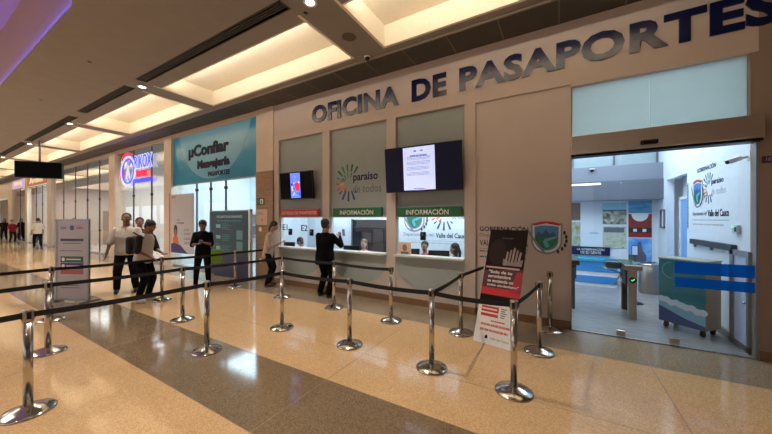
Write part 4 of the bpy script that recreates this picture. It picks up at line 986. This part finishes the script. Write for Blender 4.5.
def person(label, loc, rz, H=1.72, lean=0, head=(0,0), hands=None, feet=None, shirt=(230,230,230), pants=(24,24,30), shoes=(30,30,32), skin=0, hair='short', haircol=(24,18,16), sleeve=.9, fat=1.0, seated=False, sleeves_mat=None, detail=True, collar=None, group=None, turn=0, face=True, long_shirt=0):
    s = H/1.75; t = thing('person', label, 'person', loc, rz, group)
    V = Vector; pz = .52*s/s if seated else .94*s
    P = V((0,0,.42 if seated else pz)); la = math.radians(lean)
    tv = V((0,-math.sin(la),math.cos(la))); R = Matrix.Rotation(la,3,'X')
    Rt = Matrix.Rotation(math.radians(turn),3,'Z'); R = Rt @ R; tv = Rt @ tv
    fw = R @ V((0,-1,0)); xr = R @ V((1,0,0))
    N = P+tv*.53*s; 
    hp, hy = math.radians(head[0]), math.radians(head[1])
    Rh = Rt @ Matrix.Rotation(hy,3,'Z') @ Matrix.Rotation(hp+la*.4,3,'X')
    Hc = N+tv*.04*s + Rh @ V((0,-.02*s,.125*s))
    sh = {1: N-tv*.085*s+xr*.165*s*fat**.7, -1: N-tv*.085*s-xr*.165*s*fat**.7}
    hands = hands or {}; feet = feet or {}
    body = []; shirtS = []; pantS = []; armS = []
    g = fat
    tor = lambda e, top=1.0: [(P-tv*.10*s, (.145*g+e)*s, (.105*g+e)*s, R),(P, (.16*g+e)*s, (.115*g+e)*s, R),(P+tv*.14*s, (.14*g+e)*s, (.105*g+e)*s, R),(P+tv*.30*s, (.16*g**.9+e)*s, (.11*g**.9+e)*s, R),(P+tv*.42*s, (.165*g**.7+e)*s, (.10+e)*s, R),(P+tv*.485*s, (.115*g**.5+e)*s, (.075+e)*s, R),(P+tv*.53*s*top, (.05+e)*s, (.045+e)*s, R)]
    body.append(loft(tor(-.012)))
    body.append(cap(N-tv*.03*s, N+tv*.07*s, .062*s*g**.5, .058*s*g**.5))
    # head: skull, jaw, nose, ears
    body += [ell(Hc+Rh@V((0,.01,.02))*s, (.080*s,.096*s,.102*s), Rh), ell(Hc+Rh@V((0,-.024,-.05))*s, (.061*s,.066*s,.066*s), Rh),
             ell(Hc+Rh@V((0,-.088,-.012))*s, (.012*s,.018*s,.024*s), Rh), ell(Hc+Rh@V((.081,.008,-.005))*s, (.010*s,.02*s,.03*s), Rh), ell(Hc+Rh@V((-.081,.008,-.005))*s, (.010*s,.02*s,.03*s), Rh)]
    for sd in (1,-1):
        S0 = sh[sd]; ga = g**.6; tgt = V(hands.get(sd, (.245*sd*s*g**.6, -.10, P.z-.14*s)))
        if sd not in hands: pole = (0.3*sd,1,0)
        else: pole = (.6*sd,.6,-.9)
        E_, Wr = ik(S0, tgt, .285*s, .25*s, pole)
        body.append(cap(S0, E_, .045*s, .036*s)); body.append(cap(E_, Wr, .036*s, .024*s))
        body.append(ell(S0, (.05*s,.05*s,.05*s)))
        hd = (Wr-E_).normalized()
        if hands.get(('dir',sd)): hd = V(hands[('dir',sd)]).normalized()
        side = hd.cross(V((0,0,1))) if abs(hd.z) < .8 else V((0,-1,0)); side.normalize(); nrm = hd.cross(side).normalized()
        if detail:
            palm = Wr+hd*.05*s; Rp = Matrix((side, hd, nrm)).transposed()
            body.append(ell(palm, (.038*s,.055*s,.017*s), Rp))
            for fi,(off,ln) in enumerate(((-.028,.062),(-.010,.074),(.009,.070),(.027,.054))):
                b0 = palm+hd*.035*s+side*off*s; b1 = b0+hd*ln*.55*s+nrm*(-.008)*s*sd; b2 = b1+hd*ln*.4*s+nrm*(-.022)*s*sd
                body.append(cap(b0, b1, .0098*s, .009*s)); body.append(cap(b1, b2, .009*s, .008*s))
            tb = Wr+hd*.02*s-side*.03*s; body.append(cap(tb, tb+(hd*.6-side*.8).normalized()*.05*s, .012*s, .010*s)); tq = tb+(hd*.6-side*.8).normalized()*.05*s; body.append(cap(tq, tq+hd*.028*s, .010*s, .009*s))
        else: body.append(ell(Wr+hd*.06*s, (.035*s,.03*s,.06*s)))
        full = sleeve >= 1.5
        a_end = S0.lerp(E_, min(1, sleeve)); tgtl = armS if sleeves_mat else shirtS
        tgtl.append(cap(S0, a_end, .063*s*ga, (.060 if not full else .056)*s*ga))
        if full: tgtl.append(cap(E_, E_.lerp(Wr,.93), .056*s*ga, .037*s))
        # legs
        Hp = P+xr*.085*s*sd*g**.5-tv*.04*s
        if seated: A = V((.12*sd,-.42,.10)); 
        else:
            fx, fy = feet.get(sd, (.12*sd,.0)); A = V((fx,fy,.085*s))
        Kn, An = ik(Hp, A, .425*s, .43*s, (0.05*sd,-1,.1 if seated else 0))
        body.append(cap(Hp, Kn, .075*s*g**.5, .05*s)); body.append(cap(Kn, An, .05*s, .034*s)); body.append(cap(An, An+V((0,-.12,-.045))*s, .036*s, .026*s))
        pantS.append(cap(Hp, Kn, .098*s*g**.5, .07*s*ga)); pantS.append(cap(Kn, An+V((0,0,.02)), .07*s*ga, .054*s*ga))
        shs = [ell(An+V((0,-.055,-.035))*s, (.048*s,.125*s,.048*s)), ell(An+V((0,.02,-.02))*s, (.045*s,.05*s,.06*s)), cap(An+V((0,.03,-.058))*s, An+V((0,-.14,-.058))*s, .026*s, .026*s)]
        remesh(shs, .012, mat('shoe_%d_%d'%(shoes[0],shoes[2]), shoes, .4), 'shoe', t)
    remesh(body, .0075 if detail else .011, SKIN[skin], 'body', t, smooth=2)
    e = .022
    st = tor(e); 
    shirt_r = [(P-tv*(.10+long_shirt)*s, (.165*g+.012)*s, (.122*g+.012)*s, R)]+[ (c_,a_,b_,r_) for c_,a_,b_,r_ in st[1:]]
    shirtS.append(loft(shirt_r))
    remesh(shirtS, .012, mat('shirt_%d_%d_%d'%shirt, shirt, .92, noise=.06, nscale=30, spec=.1), 'shirt', t)
    if sleeves_mat: remesh(armS, .012, mat('sleeve_%d'%sleeves_mat[0], sleeves_mat, .85), 'sleeves', t)
    pantS.append(loft([(P-tv*.12*s, .155*g*s, .115*g*s, R),(P-tv*.02*s,(.168*g)*s,(.124*g)*s,R),(P+tv*.08*s,(.155*g)*s,(.116*g)*s,R)]))
    remesh(pantS, .012, mat('pants_%d_%d_%d'%pants, pants, .92, noise=.08, nscale=30, spec=.1), 'trousers', t)
    hm = mat('hair_%d_%d'%(haircol[0],haircol[2]), haircol, .6, noise=.3, nscale=90)
    hs = [ell(Hc+Rh@V((0,.034,.046))*s, (.094*s,.104*s,.102*s), Rh)]
    if hair == 'buzz': hs = [ell(Hc+Rh@V((0,.032,.046))*s, (.088*s,.098*s,.096*s), Rh)]
    if hair == 'bun': hs += [ell(Hc+Rh@V((0,.10,.085))*s, (.05*s,.05*s,.045*s), Rh), ell(Hc+Rh@V((0,.06,.0))*s, (.082*s,.06*s,.09*s), Rh)]
    if hair in ('ponytail','long'):
        b0 = Hc+Rh@V((0,.09,.03))*s; hs += [cap(b0, b0+V(Rt@V((0,.05,-.12)))*s, .045*s, .04*s), cap(b0+V(Rt@V((0,.05,-.12)))*s, b0+V(Rt@V((0,.04,-.30)))*s, .04*s, .022*s)]
    if hair == 'long': hs += [ell(Hc+Rh@V((.06,.03,-.05))*s, (.035*s,.05*s,.13*s), Rh), ell(Hc+Rh@V((-.06,.03,-.05))*s, (.035*s,.05*s,.13*s), Rh)]
    if hair == 'bob': hs += [ell(Hc+Rh@V((0,.05,-.03))*s, (.085*s,.06*s,.09*s), Rh)]
    remesh(hs, .010, hm, 'hair', t)
    if face:
        for sd in (1,-1):
            m = MB(); c_ = Hc+Rh@V((.030*sd,-.077,.012))*s
            m.ball(c_, .0125*s, M_paper, 2); m.ball(c_+Rh@V((0,-.0075,0))*s, .0068*s, M_black, 2); m.build('eye', t)
            m = MB(); m.box(-.016*s,.016*s,-.004*s,.004*s,-.003*s,.003*s,hm,T=Matrix.Translation(Hc+Rh@V((.030*sd,-.083,.034))*s) @ Rh.to_4x4()); m.build('eyebrow', t)
        m = MB(); m.ball((0,0,0), 1, mat('lips', (140,70,64), .5), 2, T=Matrix.Translation(Hc+Rh@V((0,-.081,-.052))*s) @ Rh.to_4x4() @ Matrix.Diagonal((.024*s,.008*s,.007*s,1))); m.build('mouth', t)
    return dict(root=t, head=Hc, Rh=Rh, R=R, s=s, N=N, P=P, tv=tv, sh=sh)
def face_to(x, y, tx, ty): return math.atan2(tx-x, -(ty-y))   # local -y towards target

# man in white polo
p = person('heavyset man in a white polo and dark trousers facing the camera', (-8.55,2.85,0), face_to(-8.55,2.85,-3,.2), 1.80, hands={1:(.33,-.12,.88),-1:(-.33,-.12,.88)}, feet={1:(.17,0),-1:(-.17,.02)}, shirt=(206,196,184), pants=(22,22,28), hair='buzz', fat=1.22, sleeve=1.0, skin=0, haircol=(34,28,26))
m = MB(); m.tube((-.06,-.03,1.50),(0,-.115,1.43),.012,mat('collar_white', (214,206,196), .8)); m.tube((.06,-.03,1.50),(0,-.115,1.43),.012,mat('collar_white')); m.build('collar', p['root'])
person('partly hidden person in dark clothes standing behind the man in white polo', (-9.25,3.35,0), face_to(-9.25,3.35,0,.4), 1.70, shirt=(40,36,38), pants=(20,20,24), hair='short', skin=0, sleeve=1.6)
# woman with backpack
x,y = -7.30,2.70
p = person('woman in a white top with black sleeves and backpack touching a belt post', (x,y,0), face_to(x,y,-6.3,3.3), 1.66, lean=8, head=(28,0), hands={1:(.06,-.34,.98),-1:(-.12,-.24,.92)}, shirt=(200,192,186), pants=(16,16,20), shoes=(196,190,186), hair='bun', sleeves_mat=(26,24,26), sleeve=1.0, fat=1.08)
def backpack(root, s, z, c_=(18,18,20)):
    m = MB(); m.box(-.13,.13,.15,.27,z-.20,z+.16,mat('pack_black', c_, .7),bev=.05); m.build('backpack', root)
    for sd in (1,-1):
        m = MB(); m.tube((.11*sd,.14,z-.15),(.15*sd,-.04,z-.02),.014,M_black); m.tube((.15*sd,-.04,z-.02),(.13*sd,-.12,z+.13),.014,M_black); m.tube((.13*sd,-.12,z+.13),(.11*sd,.1,z+.24),.014,M_black); m.build('shoulder_strap', root)
b = thing('backpack', 'black backpack worn by the woman with the white top', 'backpack', p['root'].location, p['root'].rotation_euler.z)
backpack(b, 1, 1.17)
for ch in list(b.children):
    if ch.name.startswith('backpack'): ch.name = 'pack_body'
# man in black looking at phone
x,y = -7.50,3.98
p = person('man in black shirt looking down at his phone before teal board', (x,y,0), face_to(x,y,-3.5,1.5), 1.66, lean=4, head=(32,0), hands={1:(.06,-.33,1.12),-1:(-.10,-.31,1.10)}, feet={1:(.12,-.05),-1:(-.16,.06)}, shirt=(20,20,26), pants=(16,16,20), shoes=(190,186,182), skin=0, sleeve=1.0, hair='short')
def phone(root_p, loc, rot, label):
    t = thing('mobile_phone', label, 'phone', root_p.matrix_world @ Vector(loc) if False else (0,0,0))
    a = root_p.rotation_euler.z; c_, s_ = math.cos(a), math.sin(a)
    t.location = (root_p.location.x+c_*loc[0]-s_*loc[1], root_p.location.y+s_*loc[0]+c_*loc[1], loc[2]); t.rotation_euler = (rot[0], rot[1], a+rot[2])
    m = MB(); m.box(-.037,.037,-.004,.004,-.075,.075,M_black,bev=.003); m.build('case', t)
    m = MB(); m.rect(-.034,.034,-.071,.071,-.0045,mat('phone_screen', (60,70,90), .1, emit=(120,140,180), es=.4)); t2 = m.build('screen', t); t2.rotation_euler = (0,0,PI)
phone(p['root'], (-.02,-.385,1.15), (math.radians(-55),0,0), 'phone held by man in black shirt before the teal board')
a = p['root'].rotation_euler.z
t = thing('carrier_bag', 'bright lime green bag hanging at side of man in black shirt', 'bag', (-7.24,4.16,.60), a)
m = MB(); m.box(-.12,.12,-.04,.04,0,.34,mat('bag_lime', (116,164,44), .6),bev=.04); m.build('body', t)
m = MB()
for i in range(8):
    q0, q1 = PI*i/8, PI*(i+1)/8; m.tube((.07*math.cos(q0),0,.33+.15*math.sin(q0)),(.07*math.cos(q1),0,.33+.15*math.sin(q1)),.008,mat('bag_lime'))
m.build('handle', t)
# woman at counter
x,y = -6.28,4.90
person('woman in beige blouse with long dark ponytail leaning at first service window', (x,y,0), face_to(x,y,-5.3,5.6), 1.62, lean=10, head=(18,0), hands={1:(.12,-.28,1.08),-1:(-.08,-.29,1.08)}, shirt=(178,158,140), pants=(20,20,26), shoes=(60,36,34), hair='ponytail', sleeve=1.6, skin=1, long_shirt=.06)
# person in black at the middle window
x,y = -4.36,4.84
p = person('person all in black standing with back turned at the middle service window', (x,y,0), face_to(x,y,-4.25,6.5), 1.66, lean=2, hands={1:(.17,-.30,1.08),-1:(-.22,-.24,1.30)}, feet={1:(.14,0),-1:(-.14,.03)}, shirt=(5,5,7), pants=(6,6,8), hair='bun', sleeve=1.6, fat=1.4, skin=0, long_shirt=.1)
phone(p['root'], (-.24,-.33,1.38), (math.radians(-8),0,0), 'phone raised by the person in black at the middle window')
# clerks
person('masked clerk seated inside first window beside the E2 marking', (-6.33,6.15,0), face_to(-6.33,6.15,-7.4,5.4), 1.58, lean=6, head=(22,0), hands={1:(.13,-.34,.86),-1:(-.13,-.34,.86)}, seated=True, shirt=(206,206,210), hair='bob', skin=1, sleeve=1.0, detail=False, haircol=(60,44,40))
person('fair haired clerk in pink and white seated in the middle booth', (-4.25,6.2,0), face_to(-4.25,6.2,-3.6,4.0), 1.60, lean=4, head=(10,0), hands={1:(.13,-.34,.86),-1:(-.13,-.34,.86)}, seated=True, shirt=(214,170,186), hair='long', haircol=(120,88,64), skin=3, sleeve=1.0, detail=False)
p = person('clerk with glasses and a red vest seated in the third booth', (-2.62,6.25,0), face_to(-2.62,6.25,-2.0,2.0), 1.62, lean=4, head=(8,0), hands={1:(.13,-.34,.86),-1:(-.13,-.34,.86)}, seated=True, shirt=(170,40,52), sleeves_mat=(210,206,210), hair='short', skin=1, sleeve=1.0, detail=False)
m = MB()
for sd in (1,-1):
    T = Matrix.Translation(p['head']+p['Rh']@Vector((.032*sd,-.092,.014))*p['s']) @ p['Rh'].to_4x4() @ Matrix.Rotation(PI/2,4,'X')
    for i in range(14):
        q0, q1 = 2*PI*i/14, 2*PI*(i+1)/14; m.tube(T@Vector((.023*math.cos(q0),.018*math.sin(q0),0)), T@Vector((.023*math.cos(q1),.018*math.sin(q1),0)), .0025, M_black, n=6)
m.build('glasses', p['root'])
person('dark haired woman clerk in profile at the end of the third booth', (-1.84,6.10,0), face_to(-1.84,6.10,-3.2,5.6), 1.60, lean=4, head=(6,0), hands={1:(.13,-.34,.86),-1:(-.13,-.34,.86)}, seated=True, shirt=(60,60,90), hair='long', skin=1, sleeve=1.0, detail=False)
# stools for the clerks
for x,y,l in ((-6.33,6.15,'office stool under the masked clerk'),(-4.25,6.2,'office stool under the fair haired clerk'),(-2.62,6.25,'office stool under the clerk with the red vest'),(-1.84,6.10,'office stool under the clerk in profile')):
    t = thing('office_stool', l, 'stool', (x,y+.04,0), 0, 'stools in the booths')
    m = MB(); m.lathe([(.16,.24),(.17,.26),(.17,.29),(.15,.30)], M_black, 24); m.build('seat', t)
    m = MB(); m.tube((0,0,.04),(0,0,.24),.025,M_frame); m.build('post', t)
    m = MB(); m.lathe([(.17,0),(.16,.02),(.03,.04)], M_black, 24); m.build('base', t)
# desks and monitors behind the windows
for a,b,l in ((-6.35,-4.83,'grey desk behind the first service window'),(-4.62,-3.08,'grey desk behind the middle service window'),(-2.865,-1.82,'grey desk behind the third service window')):
    t = thing('booth_desk', l, 'desk', ((a+b)/2, 5.62, 0), 0, 'desks behind the windows'); hw = (b-a)/2-.04
    m = MB(); m.box(-hw,hw,-.17,.12,.72,.75,M_ltgrey); m.build('worktop', t)
    for sx in (-hw,hw-.04):
        m = MB(); m.box(sx,sx+.04,-.15,.10,0,.72,M_grey); m.build('side_panel', t)
def monitor(x, y, rz, label):
    t = thing('computer_monitor', label, 'monitor', (x,y,.75), rz, 'monitors behind the service windows')
    m = MB(); m.box(-.21,.21,-.015,.015,.06,.30,M_black,bev=.006); m.build('housing', t)
    m = MB(); m.box(-.1,.1,-.07,.07,0,.012,M_black); m.box(-.02,.02,.0,.02,.01,.08,M_black); m.build('stand', t)
monitor(-6.42, 5.65, .3, 'black computer monitor behind the first window')
monitor(-4.25, 5.65, .2, 'black computer monitor behind the middle window')
monitor(-2.74, 5.68, .5, 'black computer monitor before the clerk with red vest')
monitor(-2.08, 5.65, .25, 'black computer monitor before the clerk in profile')
m = MB(); m.box(-.14,.14,-.004,.004,0,.24,mat('photo_paper', (206,190,170), .5)); m.disc(0,.13,.05,.07,-.0045,mat('skin_print')); m.rect(-.09,.09,.01,.05,-.0045,M_grey)
tag(m.build('counter_notice', loc=(-2.68, D+.05, .972)), 'small framed picture notice on the third window ledge', 'notice')
# far people
person('distant person in white shirt walking beside the notice stand', (-26.0,4.6,0), face_to(-26,4.6,-34,4.0), 1.72, shirt=(214,196,170), pants=(22,22,28), detail=False, skin=1, face=False, feet={1:(.1,-.15),-1:(-.1,.15)})
person('distant person in dark clothes at the left edge of the mall', (-37.5,4.9,0), face_to(-37.5,4.9,-30,3.0), 1.70, shirt=(30,28,34), pants=(24,24,28), hair='long', detail=False, skin=1, face=False)
person('distant person in a pink top near left edge of the mall', (-39.2,4.7,0), face_to(-39.2,4.7,-37,4.9), 1.62, shirt=(200,150,160), pants=(30,26,30), hair='long', detail=False, skin=1, face=False)
person('distant person in dark red top before the lilac sign shop', (-33.2,4.7,0), face_to(-33.2,4.7,-30,5.5), 1.60, shirt=(120,30,40), pants=(30,26,30), hair='bun', detail=False, skin=1, face=False)
